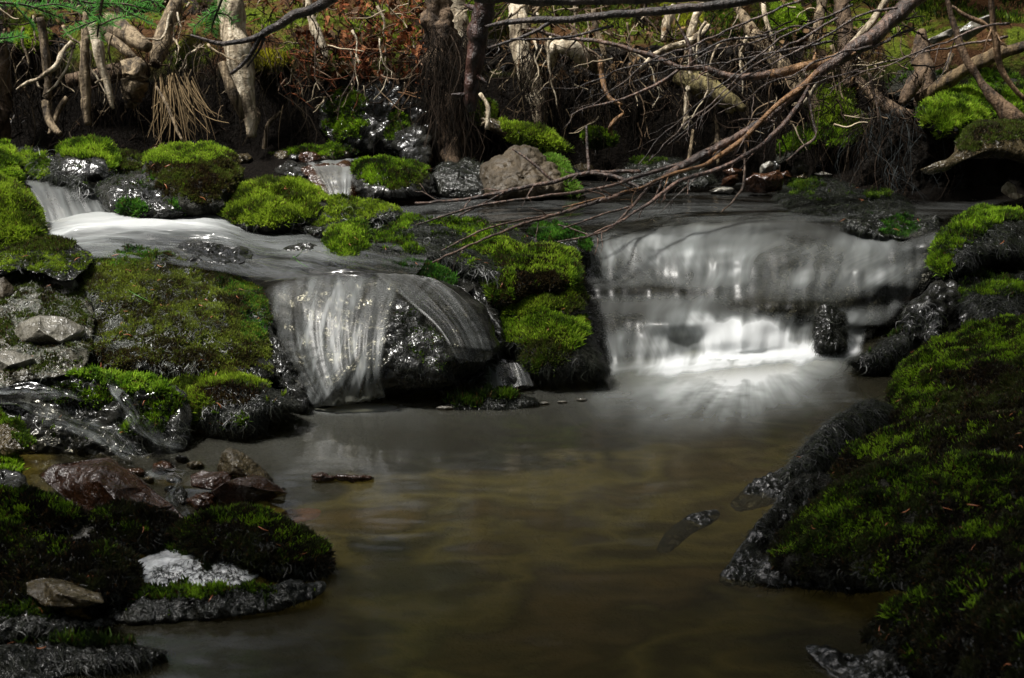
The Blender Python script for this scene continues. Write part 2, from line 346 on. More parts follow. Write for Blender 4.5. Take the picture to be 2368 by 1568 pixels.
def add_moss(o, b, regs, pal='bright', L=.012, wd=.0013, base=0.0, dens=1.0, thr=.5, name='moss', upb=.25, jit=.5, label=None):
    if name == 'dead_moss': base = max(base, .62); dens = max(dens, .9); thr -= .05
    elif not isinstance(pal, str) or pal in ('mid', 'dark', 'drab', 'blue'): thr += .10; dens *= .85
    _, _, _, A = b.sample(10); n = int(A * DENS * dens)
    P, N, pp, _ = b.sample(n); w = ell(pp, regs, base)
    w = w + .45 * fbm(P * 22, 3) + upb * (N[:, 2] - .3)
    keep = w > thr + .25 * (rng.random(n) - .5)
    mb = MB(); shoots(mb, P[keep], N[keep], L, wd, pal, jit=jit, seed=hash(name) % 7)
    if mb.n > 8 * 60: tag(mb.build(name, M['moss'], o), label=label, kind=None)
GREY = [(.014, .015, .014), (.008, .009, .008), (.040, .042, .040), (.015, .02, .008)]; BLACK = [(.004, .005, .004), (.009, .010, .007), (.02, .022, .016)]
def add_strands(o, b, regs, cols=GREY, L=.04, wd=.0009, base=0.0, dens=.3, flow=None, name='algae_strands', thr=.55, spread=.8, sag=.05):
    L = L * .62; dens = dens * .38; wd = wd * .9
    _, _, _, A = b.sample(10); n = int(A * DENS * dens); P, N, pp, _ = b.sample(n); w = ell(pp, regs, base) + .3 * fbm(P * 14, 2)
    k = w > thr + .3 * (rng.random(n) - .5); mb = MB(); strands(mb, P[k], N[k], L, wd, cols, flow=flow, spread=spread, sag=sag, lift=.0016)
    if mb.n > 1200: mb.build(name, M['strand'], o)
LITTER = []
def rock(name, label, cat, poly, ctrl, T=.06, mat='wet_rock', moss=None, strand=None, group=None, litter=0, kind=None, **kw):
    b = Blob(poly, ctrl, T, **kw); o = b.mb.build(name, M[mat]); tag(o, label, cat, group, kind)
    for q in (moss if isinstance(moss, list) else [moss] if moss else []): add_moss(o, b, **q)
    for q in (strand if isinstance(strand, list) else [strand] if strand else []): add_strands(o, b, **q)
    if litter: LITTER.append((b, litter, label))
    b.o = o
    return b
def ss01(t): t = np.clip(t, 0, 1); return t * t * (3 - 2 * t)
def sheet(name, rows, mat, nu=90, nv=120, amp=.006, off=None, label=None, fu=60, fv=3, kind='structure', cat=None, ff=None, ends=(0, 0), side=4, warp=(.02, 4, 3)):
    """water surface through cross lines; each row is a list of (px, py, Y, foam) from one bank to the other"""
    R = [catmull(np.array(r, float), nu) for r in rows]; R = np.array(R); C = np.stack([catmull(R[:, j], nv) for j in range(nu)], 1)   # nv, nu, 4
    if off is not None: C[..., 2] = off(C[..., 0], C[..., 1], C[..., 2])
    V = W(C[..., 0], C[..., 1], C[..., 2])
    du = np.linalg.norm(np.diff(V, axis=1), axis=2).mean(0).sum(); dv = np.concatenate([[0], np.cumsum(np.linalg.norm(np.diff(V, axis=0), axis=2).mean(1))])
    u = np.linspace(0, du, nu)[None] + 0 * dv[:, None]; v = dv[:, None] + 0 * u
    gx = np.gradient(V, axis=0); gy = np.gradient(V, axis=1); N = norm(np.cross(gx, gy)); N *= np.sign((N * (np.array([0, 0, H]) - V)).sum(-1, keepdims=True) + 1e-9)
    V = V + N * (amp * fbm(np.stack([u * fu, v * fv, 0 * u + du], -1), 3))[..., None]
    foam = np.clip(C[..., 3], 0, 2)
    if ff is not None: foam = ff(C[..., 0], C[..., 1], foam)
    iu = np.minimum(np.arange(nu), np.arange(nu)[::-1]); edge = ss01(iu / float(side) + .25 * 0)[None] * np.ones((nv, 1)); edge = edge * np.clip(.75 + .6 * fbm(np.stack([u * 20, v * 30, 0 * u], -1), 2) + np.clip(iu / 10., 0, 1)[None], 0, 1)
    iv = np.arange(nv)[:, None]
    if ends[0]: edge = edge * ss01(iv / float(ends[0]))
    if ends[1]: edge = edge * ss01((nv - 1 - iv) / float(ends[1]))
    mb = MB(); Q = grid_q(nv, nu); q0 = V.reshape(-1, 3)[Q]; nn = np.cross(q0[:, 2] - q0[:, 0], q0[:, 3] - q0[:, 1])
    if ((nn * (np.array([0, 0, H]) - q0.mean(1))).sum(-1)).mean() < 0: Q = Q[:, ::-1]
    mb.add(V.reshape(-1, 3), Q); o = mb.build(name, M[mat], uv=np.stack([u + warp[0] * fbm(np.stack([u * warp[1], v * warp[2], 0 * u], -1), 2), v], -1).reshape(-1, 2), foam=foam, edge=edge)
    return tag(o, label, cat, None, kind)
def stone(name, label, cat, pts, Yb, mat, group=None, thick=.05, rough=.003, sub=3, tilt=0.0):
    """angular stone: outline and ridge points (px, py, how far it stands towards the viewer), broken facets"""
    from mathutils.geometry import delaunay_2d_cdt
    P = np.array([(p[0], p[1]) for p in pts], float); D = np.array([p[2] for p in pts], float)
    r = delaunay_2d_cdt([Vector(p) for p in P], [], [], 0, 1e-6); tris = np.array([f for f in r[2]])
    idx = [g[0] for g in r[3]]; P = P[idx]; D = D[idx]
    Yf = Yb if callable(Yb) else (lambda a, b: Yb + 0 * a)
    V = W(P[:, 0], P[:, 1], Yf(P[:, 0], P[:, 1]) - D); B = W(P[:, 0], P[:, 1], Yf(P[:, 0], P[:, 1]) + thick * .6 + .5 * D)
    import bmesh
    bm = bmesh.new(); vf = [bm.verts.new(v) for v in V]; vb = [bm.verts.new(v) for v in B]
    from collections import Counter
    ed = Counter()
    for t in tris:
        a = [vf[i] for i in t]; n = (a[1].co - a[0].co).cross(a[2].co - a[0].co); fl = n.dot(Vector((0, 0, H)) - a[0].co) < 0
        tt = list(t)[::-1] if fl else list(t)
        bm.faces.new([vf[i] for i in tt]); bm.faces.new([vb[i] for i in tt[::-1]])
        for i in range(3): ed[(tt[i], tt[(i + 1) % 3])] += 1
    for (i, j) in ed:
        if (j, i) not in ed: bm.faces.new([vf[j], vf[i], vb[i], vb[j]])
    bmesh.ops.bevel(bm, geom=bm.edges[:], offset=.0016, segments=1, affect='EDGES', clamp_overlap=True)
    bmesh.ops.triangulate(bm, faces=bm.faces[:])
    bmesh.ops.subdivide_edges(bm, edges=[e for e in bm.edges if e.calc_length() > .012], cuts=sub, use_grid_fill=True)
    bmesh.ops.recalc_face_normals(bm, faces=bm.faces[:])
    bm.normal_update()
    co = np.array([v.co[:] for v in bm.verts]); no = np.array([v.normal[:] for v in bm.verts]); d = rough * fbm(co * 45, 4) + rough * 1.5 * fbm(co * 14, 2)
    for v, x in zip(bm.verts, co + no * d[:, None]): v.co = x
    me = bpy.data.meshes.new(name); org = co.mean(0); org[2] = co[:, 2].min()
    for v in bm.verts: v.co -= Vector(org)
    bm.to_mesh(me); bm.free(); me.materials.append(M[mat])
    me.polygons.foreach_set('use_smooth', np.ones(len(me.polygons), bool)); me.set_sharp_from_angle(angle=math.radians(28))
    o = bpy.data.objects.new(name, me); COL.objects.link(o); o.location = org
    return tag(o, label, cat, group)
def curve3(pts, n=None, wob=.0):
    """(px, py, Y, r_px) control points to a smooth 3D centre line and radii"""
    a = np.array(pts, float); L = np.linalg.norm(np.diff(a[:, :2], axis=0), axis=1).sum(); n = n or int(max(6, L / 9)); c = catmull(a, n)
    P = W(c[:, 0], c[:, 1], c[:, 2]); R = np.maximum(c[:, 3], .4) * c[:, 2] / F
    if wob: P = P + wob * np.stack([fbm(P * 13 + k * 9.1, 3) for k in range(3)], -1)
    return P, R
def limb(name, label, cat, pts, mat, twigs=(), group=None, wob=.004, rough=.22, seg=10, stubs=0, col=(1, 1, 1), auto=0, autoL=60, tmat=None, flat=1.0, fr=16):
    mb = MB(); P, R = curve3(pts, wob=wob); tube(mb, P, R, seg, rough, fr=fr, c=col, flat=flat); 
    for k in range(stubs):   # snapped side knots belong to the limb's own surface
        i = rng.integers(2, max(3, len(P) - 2)); d = norm(rng.normal(size=3) + np.array([0, -.6, .2])); tube(mb, np.array([P[i], P[i] + d * (R[i] * 1.6 + .006), P[i] + d * (R[i] * 2.2 + .012)]), [R[i] * .45, R[i] * .3, R[i] * .12], 6, .2, c=col)
    o = mb.build(name, M[mat]); tag(o, label, cat, group); tw = list(twigs)
    for k in range(auto):
        i = int(rng.integers(int(len(P) * .25), len(P) - 1)); j = min(i + 2, len(P) - 1); d = norm(P[j] - P[i - 1]); Lm = autoL * P[i][1] / F * (.4 + .9 * rng.random())
        s = norm(np.cross(d, rng.normal(size=3))); v = norm(d * .75 + s * .75 + np.array([0, 0, -.15])); nn = 7; t = np.linspace(0, 1, nn)[:, None]
        Q = P[i] + v * Lm * t + np.array([0, 0, -.12]) * Lm * t ** 2 + .004 * np.stack([fbm(P[i] + t * 3 + k, 2).ravel() if False else rng.normal(size=nn) for _ in range(3)], -1) * t
        m2 = MB(); tube(m2, Q, np.linspace(R[i] * .38 + .0007, .0006, nn), 5, .15, c=col)
        if rng.random() < .7:
            a = Q[3]; v2 = norm(v + rng.normal(size=3) * .7); tube(m2, np.array([a, a + v2 * Lm * .25, a + v2 * Lm * .5 + np.array([0, 0, -.004])]), [.0011, .0008, .0005], 5, .1, c=col)
        m2.build('twig', M[tmat or mat], o)
    for t in tw:
        m2 = MB(); Q, RR = curve3(t, wob=wob * .6); tube(m2, Q, RR, 7, rough, c=col); m2.build('side_branch' if np.max(RR) > .004 else 'twig', M[tmat or mat], o)
    return o
# ================================================================== ground
def ss(a, b, x): t = np.clip((x - a) / (b - a), 0, 1); return t * t * (3 - 2 * t)
def ground_z(x, y):
    p = np.stack([x, y, 0 * x], -1)
    z = -.16 + .0 * x
    z = z + .20 * (ss(3.35, 3.75, y) * (1 - ss(.1, .25, x)) + ss(3.72, 3.98, y) * ss(.1, .25, x)) + .13 * ss(3.75, 4.25, y)
    z = z + (.14 * ss(4.15, 4.6, y)) * (1 - ss(-.75, -.35, x)) 
    z = z + .14 * ss(4.2, 4.7, y) * ss(.9, 1.2, x)
    toe = 4.95 + .10 * fbm(p * 1.3, 2)
    z = z + .05 * ss(4.6, toe, y) + .42 * ss(toe, toe + .30, y) + .30 * np.maximum(0, y - toe - .30)
    z = z + .62 * ss(.05, .50, np.abs(x) - .372 * y) * (1 - ss(4.4, 4.9, y)) * ss(.6, 1.6, y)
    z = z + .9 * ss(2.2, 6, np.abs(x)) * (1 - ss(5, 8, y))
    z = z + .03 * fbm(p * 3.1, 4) * ss(3.2, 5, y) + .25 * fbm(p * .35, 2) * ss(7, 12, y)
    z = z - .5 * ss(1.2, -1, y)
    return z
gx = np.concatenate([np.linspace(-60, -3.2, 30)[:-1], np.linspace(-3.2, 3.2, 330), np.linspace(3.2, 60, 30)[1:]])
gy = np.concatenate([np.linspace(-60, 1, 24)[:-1], np.linspace(1, 7, 300), np.linspace(7, 90, 50)[1:]])
X, Y_ = np.meshgrid(gx, gy); V = np.stack([X, Y_, ground_z(X, Y_)], -1)
m = NT('forest_ground'); v = m.coord(kind='World'); g = m.n('NewGeometry'); sx = m.n('SeparateXYZ'); m.l(g.outputs['Position'], sx.inputs[0])
a = m.noise(v, 5, 6, .65, .5); b = m.noise(v, 60, 5, .7); c = m.noise(v, 2.2, 4, .6)
dark = m.ramp(b, [(.3, (.003, .0025, .002)), (.7, (.010, .0075, .0055))])
lit = m.ramp(b, [(.3, (.05, .022, .010)), (.55, (.10, .05, .022)), (.75, (.17, .10, .05))])
mossy = m.ramp(b, [(.3, (.04, .06, .008)), (.6, (.13, .17, .015)), (.8, (.22, .24, .03))])
top = m.mix(m.ramp(a, [(.45, 0.0), (.55, 1.0)]), lit, mossy)
upf = m.n('MapRange'); m.l(sx.outputs[2], upf.inputs[0]); upf.inputs[1].default_value = .60; upf.inputs[2].default_value = .74
cb = m.noise(m.coord((2.0, 3.2, 1), 'World'), 1.0, 3, .5, .6); cb2 = m.noise(m.coord((5, 9, 1), 'World'), 1.0, 3, .5, .3)
cb = m.math('ADD', m.math('MULTIPLY', cb, .65), m.math('MULTIPLY', cb2, .35))
bed = m.ramp(cb, [(.30, (.03, .028, .012)), (.42, (.09, .08, .04)), (.49, (.24, .22, .10)), (.56, (.10, .085, .045)), (.63, (.20, .155, .085)), (.74, (.12, .10, .05))])
bf = m.n('MapRange'); m.l(sx.outputs[2], bf.inputs[0]); bf.inputs[1].default_value = -.06; bf.inputs[2].default_value = -.01
col = m.mix(bf.outputs[0], bed, dark); col = m.mix(upf.outputs[0], col, top)
M['ground'] = m.done(m.pbr(col, .8, m.bump(m.math('ADD', b, a), 1, .03), .05))
mb = MB(); mb.add(V.reshape(-1, 3), grid_q(len(gy), len(gx))); tag(mb.build('ground', M['ground']), kind='structure')
def gpt(px, py):      # where the sight line meets the ground
    Y = 3.0
    ys = np.linspace(3.0, 9, 400); P = W(px, py, ys); d = P[:, 2] - ground_z(P[:, 0], P[:, 1]); k = np.argmax(d < 0)
    return ys[k] if d.min() < 0 else 7.0

# ================================================================== pool and stream water
px_, py_ = np.meshgrid(np.linspace(-.2, 1.2, 300), np.linspace(0, 1, 420))
Yr = 1.3 + 3.0 * py_; Xr = -1.9 + 3.6 * px_
def to_px(x, y, z):
    t = 1.0; fw = y * cp - (z - H) * sp; upc = y * sp + (z - H) * cp; return CX + F * x / fw, CY - F * upc / fw
PX, PY = to_px(Xr, Yr, 0 * Xr)
def gauss(x, y, cx, cy, rx, ry): return np.exp(-((x - cx) / rx) ** 2 - ((y - cy) / ry) ** 2)
ang = np.arctan2(PY - 810, PX - 1740); rr = np.hypot((PX - 1740), (PY - 810) * 1.0)
ray = np.clip(.62 + .42 * fbm(np.stack([ang * 4.5 + .5 * fbm(np.stack([Xr * 5, Yr * 5, 0 * Xr], -1), 2), rr / 130, 0 * rr], -1), 4, .6), 0, 1.3)
by = 862 - 54 * ss(1400, 2000, PX); dn = PY - by
foam = 1.5 * np.exp(-(np.maximum(dn - 4, 0) / 17) ** 2) * ss(1400, 1620, PX) * ss(2010, 1960, PX) + 1.9 * gauss(PX, dn, 1765, 12, 170, 44) * (.75 + .3 * ray) + 1.25 * gauss(PX, dn, 1700, 60, 190, 66) * ray + .5 * gauss(PX, dn, 1560, 40, 230, 60) * ray
foam = foam * ss(1995, 1900, PX) + 1.2 * gauss(PX, PY, 815, 943, 80, 10) + .06 * gauss(PX, PY, 850, 960, 260, 40) + .05 * gauss(PX, PY, 640, 1040, 330, 60) + .03 * gauss(PX, PY, 1200, 1150, 900, 300) + .3 * gauss(PX, PY, 1130, 905, 70, 12)
Vw = np.stack([Xr, Yr, .0008 * fbm(np.stack([Xr * 5, Yr * 13, 0 * Xr], -1), 3)], -1)
mb = MB(); mb.add(Vw.reshape(-1, 3), grid_q(*Xr.shape)); tag(mb.build('pool_water', M['pool'], foam=foam, uv=np.stack([ang * 2.2, rr / 300], -1).reshape(-1, 2)), kind='structure')
# upper stream surface
U = .275
def up(px, py, f, z=U): return (px, py, Z(px, py, z), f)
sheet('upper_stream', [[up(x, y, f) for x, y, f in r] for r in (
    [(640, 398, .2), (900, 405, .2), (1300, 418, .15), (1750, 424, .15), (2400, 430, .0)],
    [(640, 430, .1), (900, 440, .1), (1300, 446, .1), (1750, 450, .08), (2400, 450, .0)],
    [(660, 475, .2), (900, 482, .3), (1300, 470, .15), (1750, 470, .15), (2400, 480, .05)],
    [(700, 520, .3), (930, 520, .3), (1250, 505, .25), (1750, 492, .3), (2300, 505, .1)],
    [(760, 560, .3), (1000, 560, .3), (1280, 535, .3), (1750, 520, .4), (2250, 532, .2)])], 'upstream', amp=.005, nu=170, nv=80, fu=3, fv=16, ends=(0, 22))

# ================================================================== falls: rock ledges, then water over them
RL = [  # right fall cross lines (px, py, Y, foam)
 [(1325, 522, 4.20, .5), (1500, 500, 4.30, .5), (1700, 478, 4.38, .6), (1860, 482, 4.36, .6), (2050, 500, 4.24, .4), (2240, 512, 4.12, .3)],
 [(1335, 545, 4.08, .6), (1490, 525, 4.17, .7), (1680, 510, 4.22, .7), (1860, 520, 4.18, .5), (2060, 540, 4.08, .6), (2215, 548, 3.99, .4)],
 [(1338, 590, 3.97, .6), (1480, 570, 4.03, .7), (1670, 565, 4.04, .7), (1850, 572, 4.01, .5), (2040, 590, 3.97, .7), (2165, 590, 3.97, .5)],
 [(1345, 640, 3.90, .65), (1480, 630, 3.93, .7), (1660, 625, 3.93, .75), (1850, 632, 3.90, .65), (2010, 640, 3.91, .7), (2140, 645, 3.91, .6)],
 [(1362, 690, 3.84, .55), (1490, 690, 3.85, .75), (1660, 690, 3.83, .7), (1840, 694, 3.81, .6), (1980, 700, 3.85, .7), (2090, 712, 3.86, .6)],
 [(1372, 742, 3.70, .6), (1500, 745, 3.70, .6), (1650, 735, 3.74, .9), (1820, 735, 3.77, .75), (1950, 745, 3.79, .7), (2050, 750, 3.81, .6)],
 [(x, y - 46, Z(x, y, 0) + .065, f) for x, y, f in ((1396, 862, .8), (1520, 850, .7), (1670, 834, 1.0), (1810, 824, .9), (1920, 815, .8), (2015, 806, .7))],
 [(x, y - 14, Z(x, y, 0) + .03, f) for x, y, f in ((1402, 862, .9), (1520, 850, 1.0), (1670, 834, 1.3), (1810, 824, 1.3), (1920, 815, 1.2), (2000, 808, 1.0))],
 [(x, y, Z(x, y, .014), 1.0) for x, y in ((1402, 862), (1520, 850), (1670, 834), (1810, 824), (1920, 815), (1998, 808))],
 [(x, y + 12, Z(x, y + 12, .008), 1.0) for x, y in ((1400, 862), (1520, 850), (1670, 834), (1810, 824), (1920, 815), (1998, 808))],
 [(x, y + 30, Z(x, y + 30, .004), .7) for x, y in ((1390, 862), (1515, 850), (1670, 834), (1815, 824), (1925, 815), (2005, 808))],
 [(x, y + 56, Z(x, y + 56, .003), .4) for x, y in ((1380, 860), (1510, 850), (1670, 834), (1815, 824), (1925, 815), (2010, 808))]]
def rl_off(px, py, Y): 
    q = np.stack([px / 95, py / 60, 0 * px], -1)
    k = 1 - ss(-22, -2, py - (862 - 54 * ss(1400, 2000, px)))
    return Y + k * (-.027 * fbm(q * [.5, .7, 1] + 2.3, 2) - .014 * np.exp(-((py - (668 + .0004 * (px - 1420) ** 2)) / 16) ** 2) * ss(1660, 1500, px)  - .008 * fbm(np.stack([px / 40, py / 220, 0 * px], -1), 2) - .05 * gauss(px, py, 1735, 800, 70, 42) - .03 * gauss(px, py, 1560, 745, 90, 28) - .012 * gauss(px, py, 1900, 700, 120, 22))
def rl_foam(px, py, f):
    q = np.stack([px / 150 + py / 260, py / 60, 0 * px], -1)
    y0 = 552 - 62 * np.exp(-((px - 1740) / 230) ** 2) + 26 * perlin(np.stack([px / 85, 0 * px, 0 * px + 4], -1))
    br = .30 + .16 * ss(740, 800, py)
    for cx_, cy_, rx_, ry_, k_ in ((1560, 575, 190, 46, .55), (1480, 640, 90, 40, .4), (1500, 805, 80, 60, .55), (1620, 755, 120, 50, .55), (1400, 570, 30, 70, .4), (1930, 565, 110, 26, .35), (2050, 635, 70, 50, .6), (1840, 650, 60, 45, .35), (1950, 745, 60, 50, .4), (1780, 790, 160, 40, .7), (1700, 640, 60, 60, .3),
              (1500, 672, 150, 13, -.55), (1770, 712, 190, 14, -.45), (1880, 545, 130, 16, -.25), (1990, 690, 60, 18, -.3), (1430, 610, 20, 40, -.3), (1640, 560, 60, 14, -.3), (1860, 705, 120, 12, -.4), (1430, 745, 60, 14, -.4)):
        sh = 26 * perlin(np.stack([px / 120, 0 * px + cx_, 0 * px], -1)); br = br + k_ * gauss(px, py + sh, cx_, cy_, rx_ , ry_)
    f = 1.25 * f / .7 * br * np.clip(.85 + .55 * fbm(q, 3), .2, 1.4)
    base_y = 862 - 54 * ss(1400, 2000, px)
    f = f + 2.4 * np.clip(1.25 - np.hypot((px - 1735) / 88, (py - 800) / 62), 0, 1) ** .8 * (py < 830) + 1.25 * np.exp(-((py - base_y - 4) / 10) ** 2) * ss(1440, 1680, px) + .35 * np.exp(-((py - base_y + 14) / 22) ** 2)
    f = f - .55 * ss(y0 + 10, y0 - 24, py) + .5 * gauss(px, py, 1850, 492, 110, 26) * ss(-.1, .5, fbm(np.stack([px / 12, py / 60, 0 * px], -1), 2)) + .35 * gauss(px, py, 1560, 500, 120, 20)
    f = f * np.clip(.9 + .5 * fbm(np.stack([(px + .25 * py) / 42, py / 190, 0 * px + 3], -1), 3), .2, 1.3)
    return np.clip(f, 0, 2)
sheet('waterfall', RL, 'veil', nu=190, nv=220, amp=.0025, off=rl_off, fu=16, fv=2.0, ff=rl_foam, side=7, ends=(26, 34), warp=(.075, 2.6, 4.5))
ledge = [[(p[0] + (-12 if k == 0 else 12 if k == 5 else 0), p[1] + 2, p[2] + .07, 0) for k, p in enumerate(r)] for r in RL]
lo = sheet('rock_ledge', ledge, 'algae_rock', nu=120, nv=220, amp=.006, off=rl_off, fu=16, fv=10, kind=None)
tag(lo, 'dark rock ledge under the broad silky fall', 'rock ledge')
# ================================================================== boulders, mounds
LEDGE = rock('fall_rock', 'rounded wet black rock under the narrow fall, crusted with algae', 'rock',
   [(600, 660), (690, 632), (800, 626), (930, 632), (1040, 655), (1110, 700), (1145, 760), (1150, 815), (1080, 868), (1030, 900), (900, 912), (820, 935), (730, 952), (690, 920), (650, 860), (615, 770)],
   [(900, 935, 3.27), (860, 640, 3.60)], T=.16, p=2.2, mat='wet_rock', amp=.012, fr=14, oct=5,
   moss=dict(regs=[(1000, 780, 70, 90, .62), (960, 730, 60, 60, .5), (1040, 850, 50, 40, .5)], pal='dark', L=.006, wd=.0012, thr=.62, dens=.5),
   strand=dict(regs=[(980, 790, 90, 120, .8), (1060, 860, 60, 60, .9)], cols=BLACK, L=.02, dens=.5))
ld = lambda k: (lambda px, py, Y: LEDGE.depth(px, py) - k)
sheet('waterfall', [[(*p, 3.5, f) for p, f in r] for r in (
  [((625, 650), .1), ((700, 630), .15), ((780, 628), .2), ((850, 632), .15), ((905, 640), .1)],
  [((620, 690), .5), ((690, 665), .45), ((775, 655), .6), ((850, 658), .3), ((925, 672), .15)],
  [((628, 750), .6), ((700, 730), .5), ((775, 720), .9), ((840, 725), .4), ((905, 740), .2)],
  [((645, 820), .5), ((710, 810), .6), ((775, 800), .8), ((835, 805), .6), ((890, 815), .3)],
  [((680, 890), .5), ((730, 885), .6), ((785, 880), .8), ((840, 878), .8), ((888, 880), .4)],
  [((715, 940), .9), ((755, 940), 1.0), ((800, 936), 1.1), ((850, 928), 1.0), ((895, 918), .7)])], 'glassy', amp=.005, nu=120, nv=120, off=ld(.026), fu=24, fv=2.5, ff=lambda px, py, f: np.clip(1.25 * f * (.8 + 1.0 * fbm(np.stack([px / 24 + py / 90, py / 120, 0 * px], -1), 3)), 0, 1.2), side=8, ends=(12, 0))
sheet('waterfall', [[(*p, 3.5, f) for p, f in r] for r in (
  [((860, 632), .1), ((900, 632), .1), ((960, 636), .1), ((1010, 645), .1)],
  [((905, 665), .35), ((960, 665), .2), ((1020, 670), .2), ((1070, 685), .1)],
  [((950, 705), .3), ((1010, 705), .25), ((1060, 715), .3), ((1108, 730), .2)],
  [((1010, 760), .2), ((1050, 762), .3), ((1095, 770), .3), ((1132, 785), .3)],
  [((1060, 840), .3), ((1085, 838), .3), ((1115, 835), .4), ((1143, 830), .4)])], 'glassy', amp=.003, nu=80, nv=90, off=ld(.020), fu=40, fv=2.5)
# left channel: white rush curving down to the narrow fall
sheet('left_channel', [[(x, y, Z(x, y, z), f) for x, y, z, f in r] for r in (
  [(60, 520, .31, .9), (80, 545, .30, .9), (105, 575, .29, .4), (120, 602, .28, .2)],
  [(190, 492, .335, 1.2), (210, 520, .325, 1.5), (230, 555, .30, .8), (250, 600, .275, .25)],
  [(330, 488, .335, 1.1), (345, 518, .325, 1.5), (355, 555, .295, .35), (370, 610, .27, .15)],
  [(480, 492, .33, 1.0), (485, 525, .318, 1.3), (490, 565, .287, .25), (500, 625, .26, .15)],
  [(590, 515, .305, .4), (600, 550, .292, .6), (600, 590, .272, .3), (605, 645, .25, .15)],
  [(720, 520, .29, .3), (720, 560, .28, .45), (700, 600, .268, .4), (690, 650, .245, .15)],
  [(830, 550, .28, .15), (820, 585, .27, .2), (810, 620, .265, .2), (790, 655, .24, .08)],
  [(1000, 580, .27, .1), (980, 610, .26, .1), (960, 635, .25, .1), (930, 665, .235, .05)])], 'stream', amp=.010, nu=90, nv=170, fu=16, fv=6)
rock('streambed_rock', 'submerged dark rock shelf beneath the left channel', 'rock', [(20, 520), (200, 500), (500, 500), (800, 540), (1050, 590), (1080, 680), (800, 690), (600, 680), (300, 660), (60, 620)],
   [G(500, 500, .29), G(500, 660, .21)], T=.01, p=4, mat='wet_rock', amp=.01, back=.08)
rock('wet_rock', 'dark rippled rock just breaking the surface of the left channel', 'rock', [(385, 578), (430, 558), (500, 556), (560, 568), (590, 590), (540, 612), (450, 606), (400, 596)], [G(490, 612, .262), G(490, 556, .292)], T=.010, mat='wet_rock', amp=.006, fr=16)
rock('wet_rock', 'small black stone in the left channel near the moss cushions', 'rock', [(655, 575), (690, 562), (730, 566), (742, 582), (700, 592), (662, 590)], [G(700, 592, .262), G(700, 562, .285)], T=.01, mat='wet_rock', amp=.008, fr=18)
# small left step
sheet('waterfall', [[(*p[:2], p[2], p[3]) for p in r] for r in (
  [(35, 408, 4.30, .3), (110, 405, 4.33, .35), (170, 418, 4.30, .2), (235, 425, 4.25, .3)],
  [(60, 432, 4.16, .6), (120, 428, 4.18, .5), (180, 432, 4.16, .4), (240, 440, 4.14, .5)],
  [(85, 470, 4.08, .6), (140, 468, 4.08, .5), (195, 470, 4.08, .4), (250, 478, 4.07, .7)],
  [(100, 515, 4.00, .9), (150, 512, 4.0, .9), (205, 510, 4.0, .9), (275, 505, 4.02, .9)])], 'veil', amp=.004, nu=60, nv=60, fu=30)
rock('step_rock', 'dark rock lip under the small upper fall at the far left', 'rock', [(30, 412), (130, 402), (240, 418), (275, 470), (280, 520), (180, 535), (90, 525), (50, 460)], [(150, 415, 4.34), (150, 520, 4.06)], T=.02, p=3, amp=.006)
# centre small fall
sheet('waterfall', [[(*p[:3], p[3]) for p in r] for r in (
  [(700, 372, 4.85, .3), (760, 366, 4.9, .3), (830, 364, 4.9, .3)],
  [(722, 392, 4.62, .3), (770, 390, 4.62, .4), (826, 390, 4.62, .6)],
  [(735, 412, 4.54, .4), (775, 412, 4.53, .7), (818, 410, 4.54, 1.0)],
  [(755, 440, 4.50, .5), (780, 442, 4.49, .7), (812, 440, 4.50, 1.0)],
  [(765, 472, 4.45, .7), (785, 474, 4.45, .9), (806, 474, 4.45, 1.0)])], 'veil', amp=.004, nu=50, nv=60, fu=40)
rock('step_rock', 'reddish wet ledge under the little fall in mid stream', 'rock', [(700, 385), (760, 376), (826, 382), (832, 420), (820, 480), (760, 485), (725, 450), (705, 415)], [(770, 385, 4.70), (780, 475, 4.52)], T=.03, mat='red_rock', amp=.005)

B = 'bright'; Yl = 'yellow'
rock('mossy_boulder', 'yellow green moss cushion cut by the left frame edge beside the white rush', 'boulder', [(-60, 430), (-10, 412), (35, 425), (75, 465), (98, 520), (102, 565), (60, 600), (-60, 600)], [(0, 590, 3.78), (0, 425, 4.02)], T=.12, mat='moss_base', amp=.012,
   moss=dict(regs=[], base=1.0, pal=Yl, L=.014), strand=dict(regs=[(90, 570, 50, 40, 1)], L=.03), litter=2)
rock('mossy_boulder', 'low green hummock at the left edge above the moss cushion', 'boulder', [(-60, 325), (0, 330), (30, 350), (45, 395), (40, 440), (-60, 440)], [(0, 435, 4.12), (0, 330, 4.4)], T=.08, mat='moss_base', moss=dict(regs=[], base=.75, pal=B))
rock('algae_rock', 'sloping wet rock draped with grey algae, dotted with two moss tufts', 'rock', [(20, 350), (80, 345), (130, 372), (180, 400), (215, 440), (190, 428), (110, 416), (50, 404), (25, 385)], [(100, 425, 4.22), (80, 350, 4.42)], T=.06, mat='algae_rock',
   moss=dict(regs=[(65, 370, 30, 14, 1), (85, 392, 26, 22, 1)], pal=B), strand=dict(regs=[], base=1, L=.06, dens=.35))
rock('mossy_boulder', 'black overhung rock with a bright green moss cap', 'boulder', [(128, 375), (140, 345), (175, 330), (225, 325), (262, 338), (272, 370), (275, 405), (240, 420), (175, 420), (140, 408)], [(200, 420, 4.20), (200, 328, 4.38)], T=.09, mat='wet_rock', amp=.01,
   moss=dict(regs=[(205, 338, 75, 22, 1.2), (260, 360, 14, 30, .8)], pal=B, L=.015))
rock('mossy_boulder', 'small brown green mossy lump between the capped rock and the big boulder', 'boulder', [(270, 360), (300, 352), (335, 362), (345, 395), (310, 412), (275, 400)], [(300, 410, 4.24), (300, 355, 4.38)], T=.05, mat='moss_base', moss=dict(regs=[], base=.6, pal='drab'))
